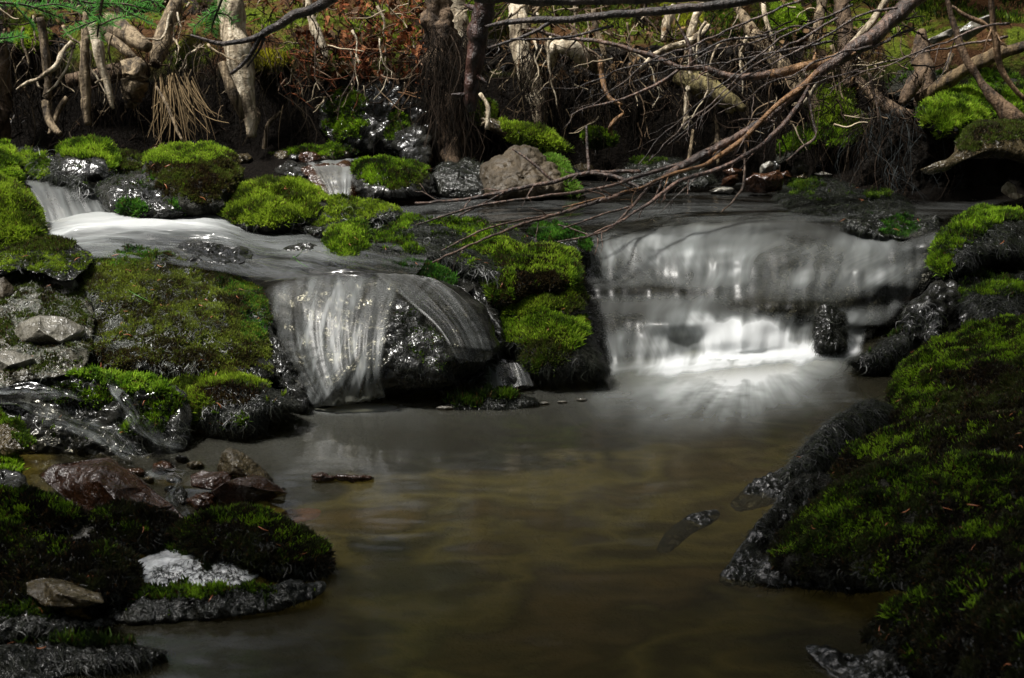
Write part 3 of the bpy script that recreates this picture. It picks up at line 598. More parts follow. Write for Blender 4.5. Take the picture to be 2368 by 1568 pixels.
rock('mossy_boulder', 'largest round boulder, brown and green moss over a black underside', 'boulder', [(325, 395), (340, 358), (390, 340), (460, 334), (520, 345), (550, 375), (560, 410), (545, 450), (515, 490), (440, 500), (370, 470), (335, 430)], [(440, 495, 4.02), (440, 338, 4.38)], T=.17, p=2.1, mat='moss_base', amp=.014,
   moss=[dict(regs=[(400, 350, 70, 28, 1.1), (475, 345, 50, 26, .8)], pal=B), dict(regs=[(460, 400, 100, 70, .8)], pal=[(.07, .07, .015), (.10, .14, .02), (.025, .016, .008)], L=.010, upb=.4)], litter=4)
rock('wet_boulder', 'glistening wet rock with water film, green moss ridge on its right flank', 'boulder', [(222, 440), (235, 415), (290, 402), (350, 400), (410, 420), (450, 455), (465, 490), (400, 505), (300, 508), (245, 485)], [(330, 505, 3.99), (330, 402, 4.2)], T=.11, mat='wet_rock', amp=.010, fr=12,
   moss=[dict(regs=[(395, 420, 66, 22, 1.2, 42), (440, 470, 30, 26, 1.1), (425, 440, 30, 30, .9)], pal='blue', L=.015), dict(regs=[(300, 487, 30, 24, 1.2)], pal='blue', L=.014, name='moss_tuft'), dict(regs=[], base=.28, pal='dark', L=.006, dens=.5)],
   strand=dict(regs=[], base=.55, cols=GREY, L=.035, dens=.4))
rock('mossy_boulder', 'broad yellow green moss mound in mid stream left of the small fall', 'boulder', [(500, 465), (520, 436), (580, 425), (650, 418), (710, 428), (745, 450), (760, 480), (740, 505), (690, 520), (620, 535), (560, 530), (515, 505)], [(620, 530, 3.93), (620, 420, 4.22)], T=.10, mat='moss_base', amp=.016,
   moss=dict(regs=[(600, 450, 130, 40, 1.1), (620, 490, 110, 30, 1.0)], pal=Yl, L=.014, base=.3), strand=dict(regs=[(720, 515, 60, 25, 1), (560, 530, 60, 16, .8)], L=.04), litter=3)
rock('mossy_rock', 'low moss tongue trailing right from the broad mound', 'rock', [(690, 480), (760, 468), (840, 470), (900, 480), (930, 498), (880, 512), (800, 530), (720, 540), (690, 510)], [(800, 530, 3.93), (800, 470, 4.15)], T=.05, mat='algae_rock', moss=dict(regs=[(820, 482, 100, 16, .9), (740, 500, 40, 20, .7)], pal=Yl, L=.011), strand=dict(regs=[], base=.8, L=.045, dens=.35))
rock('mossy_log', 'thin mossy log lying behind the little mid stream fall', 'log', [(620, 362), (680, 350), (760, 338), (815, 340), (826, 356), (780, 368), (700, 378), (640, 378)], [(720, 375, 4.88), (720, 345, 4.95)], T=.05, mat='brown_rock', moss=dict(regs=[(730, 348, 110, 16, 1)], pal='mid', L=.012))
rock('flat_rock', 'thin wet slate between the mossy log and the little fall', 'rock', [(640, 388), (700, 378), (760, 380), (750, 400), (700, 408), (650, 404)], [(700, 405, 4.66), (700, 380, 4.8)], T=.02, p=4, mat='wet_rock')
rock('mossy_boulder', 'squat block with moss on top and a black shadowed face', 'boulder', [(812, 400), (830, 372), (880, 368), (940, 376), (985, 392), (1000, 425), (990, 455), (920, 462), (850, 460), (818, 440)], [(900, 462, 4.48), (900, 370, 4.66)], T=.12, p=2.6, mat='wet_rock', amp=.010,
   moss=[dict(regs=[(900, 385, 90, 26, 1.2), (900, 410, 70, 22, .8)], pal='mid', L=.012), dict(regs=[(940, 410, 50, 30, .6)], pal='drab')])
rock('cliff_rock', 'dark wet rock face streaked with seepage behind the mid stream', 'rock face', [(735, 240), (790, 200), (870, 190), (960, 205), (1010, 260), (1000, 330), (960, 362), (870, 362), (790, 350), (745, 310)], [(870, 360, 4.98), (870, 200, 5.16)], T=.10, mat='wet_rock', amp=.03, fr=7,
   moss=dict(regs=[(800, 270, 50, 60, .9), (925, 280, 26, 26, 1), (905, 310, 18, 20, .9), (925, 262, 14, 10, 1)], pal='mid', L=.011))
rock('dark_boulder', 'rounded black stone leaning against the seeping rock face', 'boulder', [(905, 330), (920, 305), (955, 290), (990, 300), (1000, 340), (995, 385), (955, 392), (925, 370)], [(950, 388, 4.80), (950, 295, 4.92)], T=.07, mat='wet_rock', amp=.012)
rock('tan_boulder', 'tan pitted boulder without moss at the foot of the bank', 'boulder', [(1112, 390), (1150, 358), (1190, 336), (1225, 338), (1262, 362), (1300, 395), (1312, 430), (1290, 455), (1200, 462), (1120, 455)], [(1200, 458, 4.56), (1200, 340, 4.72)], T=.11, p=2.3, mat='tan_rock', amp=.014, fr=9)
rock('dark_boulder', 'squat grey brown boulder left of the tan boulder', 'boulder', [(1002, 392), (1040, 375), (1100, 372), (1130, 395), (1135, 452), (1080, 462), (1015, 455)], [(1070, 460, 4.58), (1070, 375, 4.76)], T=.08, mat='algae_rock', amp=.014, strand=dict(regs=[(1060, 380, 60, 30, .8)], L=.03, dens=.3))
rock('mossy_log', 'stout rotten log with a thick yellow moss sleeve above the tan boulder', 'log', [(1112, 275), (1135, 272), (1190, 290), (1250, 300), (1300, 330), (1312, 355), (1270, 362), (1230, 340), (1180, 320), (1130, 302)], [(1130, 300, 4.86), (1290, 350, 4.80)], T=.08, mat='brown_rock', amp=.008,
   moss=dict(regs=[(1240, 318, 72, 30, 1.3, 20), (1200, 298, 30, 12, 1)], pal=Yl, L=.016))
rock('mossy_rock', 'leafy green moss apron falling right of the tan boulder', 'rock', [(1255, 365), (1290, 360), (1312, 385), (1330, 420), (1345, 450), (1300, 455), (1285, 440), (1262, 400)], [(1300, 450, 4.60), (1290, 365, 4.72)], T=.07, mat='moss_base', moss=dict(regs=[], base=1, pal=[(.14, .28, .03), (.22, .36, .06), (.06, .14, .015)], L=.012))
# centre mounds
rock('algae_slab', 'long grey slab combed with wet algae between the two falls', 'rock', [(760, 545), (820, 512), (900, 502), (1000, 508), (1100, 512), (1190, 530), (1230, 560), (1230, 620), (1180, 650), (1120, 640), (1040, 612), (960, 600), (860, 600), (780, 600)], [(960, 610, 3.72), (960, 505, 4.10), (1180, 600, 3.78)], T=.06, p=3, mat='algae_rock', amp=.014,
   moss=[dict(regs=[(880, 530, 60, 30, .75), (925, 560, 60, 20, .6, 30), (1070, 520, 50, 14, 1), (1110, 560, 40, 20, .8), (935, 512, 30, 10, 1)], pal='mid', L=.012), dict(regs=[], base=.22, pal='mid', dens=.5, name='moss_tuft')],
   strand=dict(regs=[], base=1, L=.06, dens=.45, flow=(.35, -.5, -.6)), litter=14)
rock('mossy_boulder', 'twin rounded moss cushion at the head of the narrow fall', 'boulder', [(750, 570), (765, 535), (800, 515), (835, 515), (855, 545), (852, 590), (820, 606), (775, 604)], [(800, 604, 3.76), (800, 515, 3.95)], T=.07, mat='moss_base', amp=.010,
   moss=dict(regs=[(800, 560, 70, 60, 1.2)], pal=B, L=.013, base=.4), strand=dict(regs=[(755, 580, 20, 30, 1)], L=.03), litter=2)
rock('mossy_rock', 'low strip of dark green moss along the lip of the narrow fall', 'rock', [(862, 615), (900, 600), (960, 602), (1020, 618), (1055, 645), (1055, 670), (1020, 662), (960, 640), (900, 634)], [(960, 645, 3.63), (960, 602, 3.74)], T=.035, mat='algae_rock', amp=.006, moss=dict(regs=[(930, 612, 40, 16, .9), (970, 620, 60, 20, 1.0, 20), (1035, 645, 22, 18, 1)], pal='blue', L=.011), strand=dict(regs=[(890, 618, 40, 14, 1)], L=.03), litter=2)
rock('wet_rock', 'black glassy rock flank in the gap left of the stacked moss column', 'rock', [(1040, 640), (1060, 612), (1110, 610), (1140, 660), (1150, 720), (1165, 790), (1150, 830), (1130, 780), (1090, 720), (1055, 680)], [(1100, 800, 3.46), (1080, 620, 3.74)], T=.05, mat='wet_rock', amp=.014, fr=14, strand=dict(regs=[], base=.6, cols=BLACK, L=.04, dens=.3))
rock('mossy_rock', 'green moss ledge at the top left of the broad fall', 'rock', [(1222, 535), (1250, 520), (1300, 522), (1345, 540), (1365, 562), (1362, 590), (1300, 575), (1240, 562)], [(1290, 580, 3.95), (1290, 522, 4.14)], T=.05, mat='algae_rock', moss=dict(regs=[(1290, 535, 70, 20, 1.1), (1352, 565, 14, 22, .9)], pal='blue', L=.012), strand=dict(regs=[(1300, 575, 60, 16, 1)], L=.03))
UPC = rock('mossy_boulder', 'upper moss cushion of the stacked column between the falls', 'boulder', [(1095, 570), (1130, 552), (1165, 552), (1200, 575), (1260, 572), (1315, 580), (1335, 610), (1342, 655), (1300, 672), (1230, 680), (1185, 706), (1135, 700), (1122, 650), (1110, 610)], [(1220, 700, 3.60), (1220, 560, 3.92)], T=.13, p=2.4, mat='moss_base', amp=.016,
   moss=[dict(regs=[(1150, 590, 70, 40, 1.1), (1260, 600, 90, 32, 1.2), (1150, 650, 42, 50, .9), (1310, 630, 30, 40, .9), (1240, 650, 55, 22, -.45)], pal=B, L=.014, base=.1), dict(regs=[(1240, 650, 60, 30, .7)], pal=[(.05, .04, .015), (.03, .022, .01), (.015, .012, .006)], name='dead_moss')], litter=4)
rock('mossy_boulder', 'middle moss step of the stacked column, brownish toward the water', 'boulder', [(1150, 720), (1170, 695), (1220, 678), (1280, 655), (1330, 650), (1356, 680), (1358, 715), (1330, 735), (1260, 730), (1190, 740)], [(1260, 735, 3.56), (1260, 655, 3.74)], T=.07, mat='moss_base', amp=.010, moss=[dict(regs=[(1200, 705, 70, 26, 1), (1300, 680, 50, 22, .7)], pal=Yl), dict(regs=[(1310, 690, 50, 36, .7)], pal='drab')], litter=1)
rock('mossy_boulder', 'lowest and largest moss cushion of the stacked column, trailing roots in the pool', 'boulder', [(1145, 745), (1165, 715), (1230, 700), (1300, 706), (1345, 725), (1365, 770), (1385, 820), (1402, 862), (1330, 878), (1250, 882), (1215, 860), (1180, 815), (1150, 790)], [(1270, 880, 3.42), (1260, 705, 3.66)], T=.13, p=2.2, mat='moss_base', amp=.014,
   moss=[dict(regs=[(1240, 745, 100, 42, 1.2), (1320, 760, 36, 50, .8)], pal=B, L=.013), dict(regs=[(1255, 810, 60, 50, .85)], pal='drab', L=.012), dict(regs=[(1250, 850, 50, 24, .7)], pal='dark')],
   strand=[dict(regs=[(1360, 840, 50, 60, 1.1), (1200, 840, 40, 50, 1), (1280, 870, 120, 24, 1)], cols=BLACK, L=.05, dens=.5)], litter=5)
rock('wet_rock', 'low wet rock with a curtain of rippling water at the pool edge', 'rock', [(1020, 895), (1040, 858), (1085, 838), (1150, 828), (1215, 840), (1250, 868), (1255, 895), (1180, 903), (1090, 908)], [G(1130, 903, -.01), (1130, 832, 3.48)], T=.07, mat='wet_rock', amp=.012, fr=16)
sheet('trickle', [[(*p, 3.4, f) for p, f in r] for r in (
  [((1050, 855), .1), ((1100, 840), .2), ((1150, 835), .2), ((1210, 845), .1)], [((1040, 872), .3), ((1100, 862), .5), ((1150, 858), .4), ((1225, 865), .3)], [((1035, 895), .3), ((1100, 898), .4), ((1160, 895), .5), ((1235, 890), .2)])], 'glassy', amp=.008, nu=80, nv=40, off=lambda px, py, Y: Z(px, np.full_like(py, 903), 0) - .045 - .10 * gauss(px, py, 1130, 905, 200, 60) * 0 + (903 - py) * .0012, fu=40)
rock('wet_rock', 'small black stone poking out low in the broad fall', 'rock', [(1882, 750), (1898, 712), (1922, 704), (1948, 722), (1960, 765), (1958, 805), (1920, 822), (1886, 808)], [(1920, 820, 3.66), (1920, 706, 3.80)], T=.07, mat='wet_rock', amp=.010, fr=18, strand=dict(regs=[], base=.9, cols=BLACK, L=.04, dens=.4))
# left big mat
MAT = rock('moss_mat', 'large sloping mat of thin moss left of the narrow fall, speckled with needles', 'mossy rock', [(160, 660), (190, 615), (240, 585), (300, 570), (370, 580), (430, 600), (500, 625), (570, 655), (620, 685), (632, 730), (622, 790), (628, 860), (600, 885), (500, 880), (400, 872), (280, 868), (150, 850), (100, 830), (170, 780), (180, 720)], [(350, 870, 3.20), (350, 575, 3.76)], T=.10, p=3, mat='algae_rock', amp=.020, fr=5, k=44, n=200,
   moss=[dict(regs=[(290, 590, 110, 22, .7), (560, 670, 70, 22, .75, 25), (590, 730, 32, 60, .8)], base=.05, pal='blue', L=.009, thr=.5), dict(regs=[(420, 690, 200, 70, .85), (480, 800, 160, 50, .85), (300, 650, 120, 50, .8)], base=.42, pal=[(.15, .19, .03), (.25, .31, .045), (.06, .055, .02)], L=.009, dens=1.3), dict(regs=[(350, 840, 240, 40, .65)], base=.25, pal=[(.06, .045, .018), (.09, .08, .02), (.02, .015, .008)], L=.009)],
   strand=dict(regs=[(220, 740, 110, 80, 1.1), (400, 640, 90, 60, .9), (420, 780, 120, 90, .8), (630, 760, 16, 120, 1)], base=.45, cols=[(.08, .085, .075), (.04, .045, .035), (.12, .125, .11), (.025, .028, .02)], L=.03, dens=.55), litter=34)
rock('mossy_rock', 'overhanging moss lip dripping dark rootlets into the pool below the large mat', 'mossy rock', [(375, 905), (400, 878), (470, 862), (540, 866), (600, 890), (660, 915), (700, 940), (640, 968), (590, 1000), (520, 1010), (450, 1005), (400, 970)], [G(520, 1012, -.01), (500, 866, 3.22)], T=.10, p=2.4, mat='algae_rock', amp=.014,
   moss=[dict(regs=[(500, 882, 120, 22, 1.0), (430, 940, 50, 40, .9, 40)], pal=Yl, L=.014), dict(regs=[(500, 920, 90, 30, .75)], pal=[(.06, .035, .015), (.09, .09, .02), (.02, .015, .008)]), dict(regs=[(480, 970, 90, 30, .55)], pal='dark')],
   strand=dict(regs=[(580, 950, 110, 60, 1.1), (640, 930, 60, 40, 1)], base=.2, cols=BLACK, L=.045, dens=.35, flow=(.25, -.2, -.9)), litter=6)
rock('wet_rock', 'black splashed rock skirt left of the foot of the narrow fall', 'rock', [(610, 790), (640, 780), (680, 850), (715, 935), (690, 950), (640, 930), (610, 880)], [G(680, 950, 0), (630, 790, 3.36)], T=.05, mat='wet_rock', amp=.016, fr=14, strand=dict(regs=[], base=.5, cols=BLACK, L=.03, dens=.4))
rock('gravelly_mud', 'mossy wet shelf at the left edge above the grey stones', 'mossy rock', [(-40, 565), (60, 548), (150, 560), (215, 590), (180, 640), (150, 650), (60, 625), (-40, 640)], [G(60, 640, .27), G(60, 555, .29)], T=.03, p=3, mat='algae_rock', moss=[dict(regs=[(60, 570, 80, 18, .8), (140, 580, 30, 14, .8)], pal='drab'), dict(regs=[(80, 610, 140, 20, .6)], pal=Yl, L=.007)], strand=dict(regs=[(100, 600, 120, 25, .8)], L=.03, dens=.4), litter=3)
rock('rock_bank', 'pale seep covered rock carrying the grey stones at the left edge', 'rock', [(-40, 625), (60, 618), (150, 640), (205, 690), (215, 780), (180, 860), (60, 880), (-40, 880)], [G(80, 870, .14), G(80, 625, .25)], T=.04, p=3, mat='seep_rock', amp=.02, moss=[dict(regs=[(150, 700, 60, 90, .7), (60, 630, 120, 20, .8), (20, 760, 40, 60, .5)], base=.38, pal='drab', L=.008, dens=.9)], strand=dict(regs=[(110, 740, 100, 120, .8)], base=.4, cols=[(.10, .105, .09), (.05, .055, .045), (.12, .13, .10)], L=.02, dens=.7), litter=3)
GS = 'grey stones on the left shore'
stone('grey_stone', 'angular pale grey stone with a notched top, upper of the wet grey stones', 'stone', [(62, 690, 0), (80, 660, 0), (130, 642, 0), (172, 645, 0), (190, 668, 0), (195, 700, 0), (150, 725, 0), (100, 728, 0), (70, 715, 0), (120, 685, .05), (165, 680, .06), (110, 705, .06)], lambda a, b: Z(a, np.full_like(np.asarray(b, float), 690.), .2), 'grey_stone', GS, thick=.08)
stone('grey_stone', 'largest pale wet stone with a bright chipped face, below the notched one', 'stone', [(28, 775, 0), (45, 745, 0), (90, 728, 0), (150, 735, 0), (195, 760, 0), (185, 800, 0), (165, 828, 0), (120, 815, 0), (60, 812, 0), (35, 800, 0), (90, 760, .07), (140, 790, .07), (110, 775, .075), (60, 785, .05)], lambda a, b: Z(a, np.full_like(np.asarray(b, float), 790.), .17), 'grey_stone', GS, thick=.1)
stone('grey_stone', 'rusty tinted stone cut by the left edge beside the notched grey one', 'stone', [(-30, 640, 0), (10, 642, 0), (40, 675, 0), (48, 710, 0), (20, 730, 0), (-30, 735, 0), (5, 690, .05)], lambda a, b: Z(a, np.full_like(np.asarray(b, float), 700.), .2), 'tan_rock', GS, thick=.08)
stone('grey_stone', 'flat tan wet stone lowest at the left edge', 'stone', [(-30, 815, 0), (30, 812, 0), (80, 828, 0), (95, 850, 0), (50, 880, 0), (-30, 885, 0), (20, 845, .06)], lambda a, b: Z(a, np.full_like(np.asarray(b, float), 860.), .14), 'grey_stone', GS, thick=.06)
# lower left rill
rock('rill_bed', 'wet black gravelly bed under the lower left rill', 'rock', [(-40, 880), (120, 860), (300, 866), (420, 900), (440, 960), (430, 1030), (380, 1060), (250, 1062), (100, 1050), (-40, 1040)], [G(200, 1060, -.01), G(200, 880, .12)], T=.02, p=3, mat='wet_rock', amp=.022, fr=12, k=50, n=220,
   moss=[dict(regs=[(250, 880, 160, 16, 1.0, 8), (330, 895, 60, 22, 1), (150, 868, 50, 14, 1)], pal=[(.25, .42, .03), (.36, .5, .05), (.1, .2, .02)], L=.014), dict(regs=[(200, 920, 120, 20, .75), (330, 980, 60, 40, .75), (380, 930, 40, 40, .8)], base=.12, pal='mid', L=.012)], strand=dict(regs=[(330, 1000, 100, 50, .8), (160, 960, 130, 60, .5)], base=.15, cols=BLACK, L=.04, dens=.4, flow=(.6, -.6, -.3)), litter=5)
def rill(pts, w, f0, f1, z0, z1, nm='trickle'):
    n = len(pts); rows = []
    for k, (x, y) in enumerate(pts):
        t = k / (n - 1); z = z0 + (z1 - z0) * t; dx, dy = np.array(pts[min(k + 1, n - 1)]) - np.array(pts[max(k - 1, 0)]); L = math.hypot(dx, dy); nx, ny = -dy / L, dx / L; ww = w[min(k, len(w) - 1)]
        rows.append([(x + nx * s * ww, y + ny * s * ww * .75, Z(x + nx * s * ww, y + ny * s * ww * .75, z), f0 + (f1 - f0) * t) for s in (-1, -.35, .35, 1)])
    return sheet(nm, rows, 'rill', amp=.012, nu=60, nv=110, fu=18, fv=10, side=20, ends=(14, 26), ff=lambda px, py, f: np.clip(f * (.9 + 1.3 * fbm(np.stack([px / 26, py / 26, 0 * px], -1), 3)), 0, 1))
rill([(-40, 925), (60, 930), (120, 958), (190, 985), (250, 1012), (300, 1045), (340, 1075)], [20, 24, 34, 42, 38, 30, 26], .5, .45, .145, .03)
rill([(250, 880), (285, 925), (310, 955), (330, 990), (370, 1020), (430, 1045)], [12, 22, 28, 28, 28, 22], .6, .5, .15, .03)
rill([(-30, 900), (60, 900), (140, 910), (200, 925)], [18, 20, 18, 14], .5, .5, .15, .14)
rill([(330, 1085), (380, 1095), (420, 1110), (400, 1150), (430, 1185)], [20, 26, 34, 34, 26], .35, .3, .03, .008)
limb('dead_stick', 'black wet crooked stick reaching in from the left edge over the rill', 'stick', [(-20, 870, 3.22, 10), (30, 880, 3.2, 9), (60, 895, 3.18, 10), (100, 892, 3.17, 9), (145, 905, 3.15, 4)], 'dark_bark')
limb('dead_stick', 'thin black wet twig looping over the lower rill', 'stick', [(190, 1050, 3.0, 5), (240, 1045, 2.97, 5), (300, 1035, 2.96, 6), (360, 1045, 2.95, 5), (420, 1052, 2.94, 3)], 'dark_bark', twigs=[[(300, 1036, 2.96, 3), (250, 1010, 3.0, 2.5), (200, 985, 3.05, 1.5)]])
# left edge dark mossy stone
rock('mossy_boulder', 'dark olive stone with a green moss rim at the left edge below the rill', 'boulder', [(-40, 950), (0, 955), (40, 980), (70, 1010), (85, 1040), (50, 1050), (-40, 1060)], [G(20, 1055, .03), (0, 955, 3.02)], T=.08, mat='brown_rock', moss=dict(regs=[(20, 965, 50, 12, 1.2, 35), (65, 1005, 20, 30, 1.2, 50)], pal=B, L=.010))
rock('mossy_boulder', 'black hollow rock with a tuft of moss at the left edge', 'boulder', [(-40, 1048), (20, 1046), (50, 1075), (55, 1110), (80, 1140), (60, 1165), (-40, 1170)], [G(20, 1165, .03), (10, 1050, 2.90)], T=.08, mat='wet_rock', moss=dict(regs=[(5, 1070, 45, 28, 1.1)], pal='mid', L=.012))
# lower left stones
stone('red_rock', 'big angular red brown rock with a grey top plane', 'rock', [(92, 1100, 0), (125, 1075, 0), (175, 1072, 0), (250, 1060, 0), (290, 1085, 0), (340, 1125, 0), (400, 1170, 0), (440, 1215, 0), (330, 1215, 0), (270, 1200, 0), (190, 1185, 0), (135, 1135, 0), (235, 1082, .035), (225, 1112, .065), (262, 1130, .06), (270, 1160, .05), (320, 1180, .045), (180, 1120, .035), (160, 1090, .015)], lambda a, b: 2.66 - (np.asarray(b, float) - 1060) * .0009, 'red_rock', None, thick=.10, sub=4)
stone('brown_stone', 'pyramid shaped olive brown stone standing in the pool', 'stone', [(500, 1085, 0), (512, 1048, 0), (532, 1036, 0), (560, 1045, 0), (600, 1080, 0), (630, 1110, 0), (600, 1135, 0), (540, 1125, 0), (545, 1075, .05), (580, 1105, .05), (530, 1095, .045)], lambda a, b: 2.71 + 0 * np.asarray(b, float), 'brown_rock', None, thick=.08)
stone('red_stone', 'flat shiny red slab leaning on the olive stone', 'stone', [(440, 1100, 0), (470, 1088, 0), (540, 1092, 0), (530, 1120, 0), (490, 1132, 0), (445, 1122, 0), (490, 1105, .02)], lambda a, b: 2.66 + (1110 - np.asarray(b, float)) * .001, 'red_rock', None, thick=.03)
stone('dark_stone', 'black red jagged shard in front of the olive stone', 'stone', [(490, 1135, 0), (520, 1115, 0), (585, 1098, 0), (620, 1110, 0), (665, 1140, 0), (620, 1158, 0), (560, 1172, 0), (510, 1160, 0), (575, 1125, .05), (620, 1135, .035)], lambda a, b: 2.60 + 0 * np.asarray(b, float), 'red_rock', None, thick=.07)
SS = 'small wet stones scattered in the shallows'
for k, (x, y, rx, ry, mt, lb) in enumerate([(310, 1092, 26, 12, 'red_rock', 'small red wet stone just right of the big red rock'), (375, 1082, 24, 13, 'red_rock', 'reddish stone under a black tuft near the rill mouth'), (400, 1108, 18, 8, 'brown_rock', 'small brown stone in the shallows between the rill and the olive stone'),
        (420, 1060, 14, 6, 'wet_rock', 'tiny black stone at the mouth of the rill'), (470, 1158, 36, 20, 'red_rock', 'rounded red stone half under the shallow riffle'), (420, 1150, 16, 20, 'wet_rock', 'black upright pebble in the shallow riffle'), (395, 1130, 13, 7, 'wet_rock', 'flat pebble above the upright black one'), (450, 1075, 20, 9, 'brown_rock', 'low olive pebble left of the pyramid stone'),
        (745, 1105, 28, 10, 'red_rock', 'left half of the low dark stones in the open pool'), (815, 1106, 46, 9, 'red_rock', 'long low dark stone pointing right in the open pool'), (640, 1135, 22, 9, 'wet_rock', 'black pebble at the right tip of the shard'), (345, 1108, 12, 6, 'brown_rock', 'tiny brown pebble beside the red wet stone')]):
    a = [(x + rx * math.cos(t) * (1 + .2 * math.sin(k + 3 * t)), y + ry * math.sin(t) * (1 + .25 * math.cos(k * 2 + 2 * t))) for t in np.linspace(0, 2 * math.pi, 9)[:-1]]
    rock('wet_stone', lb, 'stone', a, [G(x, y + ry, -.008), G(x, y - ry, .012)], T=.02 + ry * .0008, mat=mt, group=SS, amp=.006, fr=22, n=60, k=14)
rock('mossy_rock', 'tiny islet of weed and wet pebbles in the middle of the pool', 'islet', [(1028, 942), (1060, 918), (1110, 908), (1170, 908), (1225, 918), (1245, 935), (1190, 948), (1100, 952)], [G(1130, 950, -.006), G(1130, 912, .02)], T=.02, mat='algae_rock', amp=.008, fr=18, moss=dict(regs=[(1085, 930, 36, 14, 1), (1150, 918, 50, 10, .9)], pal='dark', L=.018), strand=dict(regs=[], base=1, cols=BLACK, L=.025, dens=.7))
for k, (x, y, r, lb) in enumerate([(1258, 933, 14, 'pebble just right of the weedy islet'), (1300, 930, 12, 'white topped pebble second right of the weedy islet'), (1345, 925, 13, 'last pebble in the row right of the weedy islet'), (1030, 945, 22, 'pale pebble at the left tip of the weedy islet')]):
    rock('wet_stone', lb, 'stone', [(x + r * math.cos(t), y + r * .3 * math.sin(t)) for t in np.linspace(0, 2 * math.pi, 8)[:-1]], [G(x, y + 4, -.004), G(x, y - 4, .006)], T=.012, mat='grey_stone', group=SS, amp=.004, fr=30, n=40, k=10)
rock('sunken_stone', 'flat orange stone lying under water beside the near moss islet', 'stone', [(640, 1195), (670, 1178), (720, 1176), (742, 1182), (725, 1200), (670, 1212), (645, 1208)], [G(690, 1212, -.02), G(690, 1178, -.012)], T=.004, mat='orange_stone', amp=.002, n=60, k=12)

# foreground left
rock('moss_islet', 'black tipped moss hummock pointing into the pool, bright sprigs along its crest', 'mossy rock', [(385, 1235), (410, 1215), (480, 1195), (530, 1182), (590, 1185), (650, 1210), (710, 1238), (752, 1265), (765, 1300), (755, 1330), (690, 1345), (600, 1335), (540, 1300), (480, 1290), (420, 1270)], [G(600, 1345, -.005), (600, 1190, 2.43)], T=.07, p=2.6, mat='moss_base', amp=.014,
   moss=[dict(regs=[(580, 1205, 110, 26, .9), (690, 1262, 70, 34, .95), (450, 1235, 70, 26, .6)], base=.15, pal='mid', L=.012, thr=.58), dict(regs=[], base=.4, pal=[(.03, .025, .012), (.04, .05, .015), (.012, .01, .006)], L=.012, name='dead_moss')],
   strand=dict(regs=[(700, 1320, 80, 30, 1.2), (560, 1250, 90, 30, .8)], base=.35, cols=BLACK, L=.035, dens=.6), litter=4)
rock('wet_slab', 'bright glossy wet slab painted white for the sky glint, fringed by moss', 'rock', [(295, 1345), (320, 1300), (380, 1268), (430, 1275), (480, 1300), (520, 1275), (560, 1258), (600, 1270), (618, 1310), (580, 1345), (520, 1362), (400, 1368), (310, 1362)], [G(450, 1366, .012), G(450, 1270, .03)], T=.012, p=4, mat='sky_glint_rock', amp=.006, fr=14,
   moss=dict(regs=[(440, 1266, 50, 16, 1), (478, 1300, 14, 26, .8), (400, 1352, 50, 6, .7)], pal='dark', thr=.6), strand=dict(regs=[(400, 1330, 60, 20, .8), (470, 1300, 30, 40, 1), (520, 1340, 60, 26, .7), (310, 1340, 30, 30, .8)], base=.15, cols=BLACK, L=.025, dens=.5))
rock('moss_mat', 'dark tangled weed mound at the foot of the big red rock', 'mossy rock', [(180, 1215), (230, 1190), (300, 1178), (370, 1186), (410, 1205), (410, 1240), (360, 1275), (290, 1285), (200, 1270)], [G(300, 1285, .02), (300, 1180, 2.48)], T=.05, mat='moss_base', amp=.014, moss=[dict(regs=[(240, 1205, 70, 20, .5), (330, 1225, 80, 24, .4)], base=.2, pal='mid', thr=.6), dict(regs=[], pal=[(.022, .020, .009), (.035, .042, .012), (.010, .008, .005)], name='dead_moss')], strand=dict(regs=[], base=1, cols=BLACK, L=.035, dens=.5), litter=3)
rock('moss_mat', 'green moss bank rising at the left edge below the hollow rock', 'mossy rock', [(-40, 1150), (40, 1140), (110, 1155), (170, 1180), (200, 1200), (170, 1235), (120, 1240), (60, 1225), (-40, 1235)], [G(60, 1240, .05), G(60, 1145, .08)], T=.05, mat='moss_base', amp=.016, moss=[dict(regs=[(50, 1160, 110, 20, .9), (150, 1190, 40, 18, .8), (40, 1205, 60, 18, .6)], base=.05, pal='mid', thr=.58), dict(regs=[], pal=[(.022, .020, .009), (.035, .042, .012), (.010, .008, .005)], name='dead_moss')], strand=dict(regs=[(130, 1220, 60, 20, .7)], cols=BLACK, L=.03), litter=2)
rock('wet_slab', 'tan wet slab glinting between moss clumps on the left shore', 'rock', [(130, 1255), (170, 1222), (240, 1210), (272, 1222), (275, 1262), (220, 1275), (160, 1278)], [G(200, 1275, .03), G(200, 1215, .05)], T=.02, mat='grey_stone')
rock('moss_mat', 'broad shadowed weed bank on the near left shore', 'mossy rock', [(-40, 1225), (60, 1232), (120, 1262), (230, 1265), (300, 1285), (320, 1340), (300, 1380), (180, 1400), (60, 1420), (-40, 1430)], [G(120, 1410, .02), G(120, 1240, .06)], T=.05, p=3, mat='algae_rock', amp=.022, fr=9, k=44, n=180,
   moss=[dict(regs=[(60, 1245, 130, 22, .75), (180, 1290, 90, 20, .5), (40, 1300, 60, 30, .5)], base=.1, pal='mid', L=.011, thr=.55), dict(regs=[], base=.3, pal=[(.022, .020, .009), (.035, .042, .012), (.010, .008, .005)], dens=.6, name='dead_moss')], strand=dict(regs=[(220, 1330, 110, 50, .9)], base=.5, cols=BLACK, L=.035, dens=.6), litter=8)
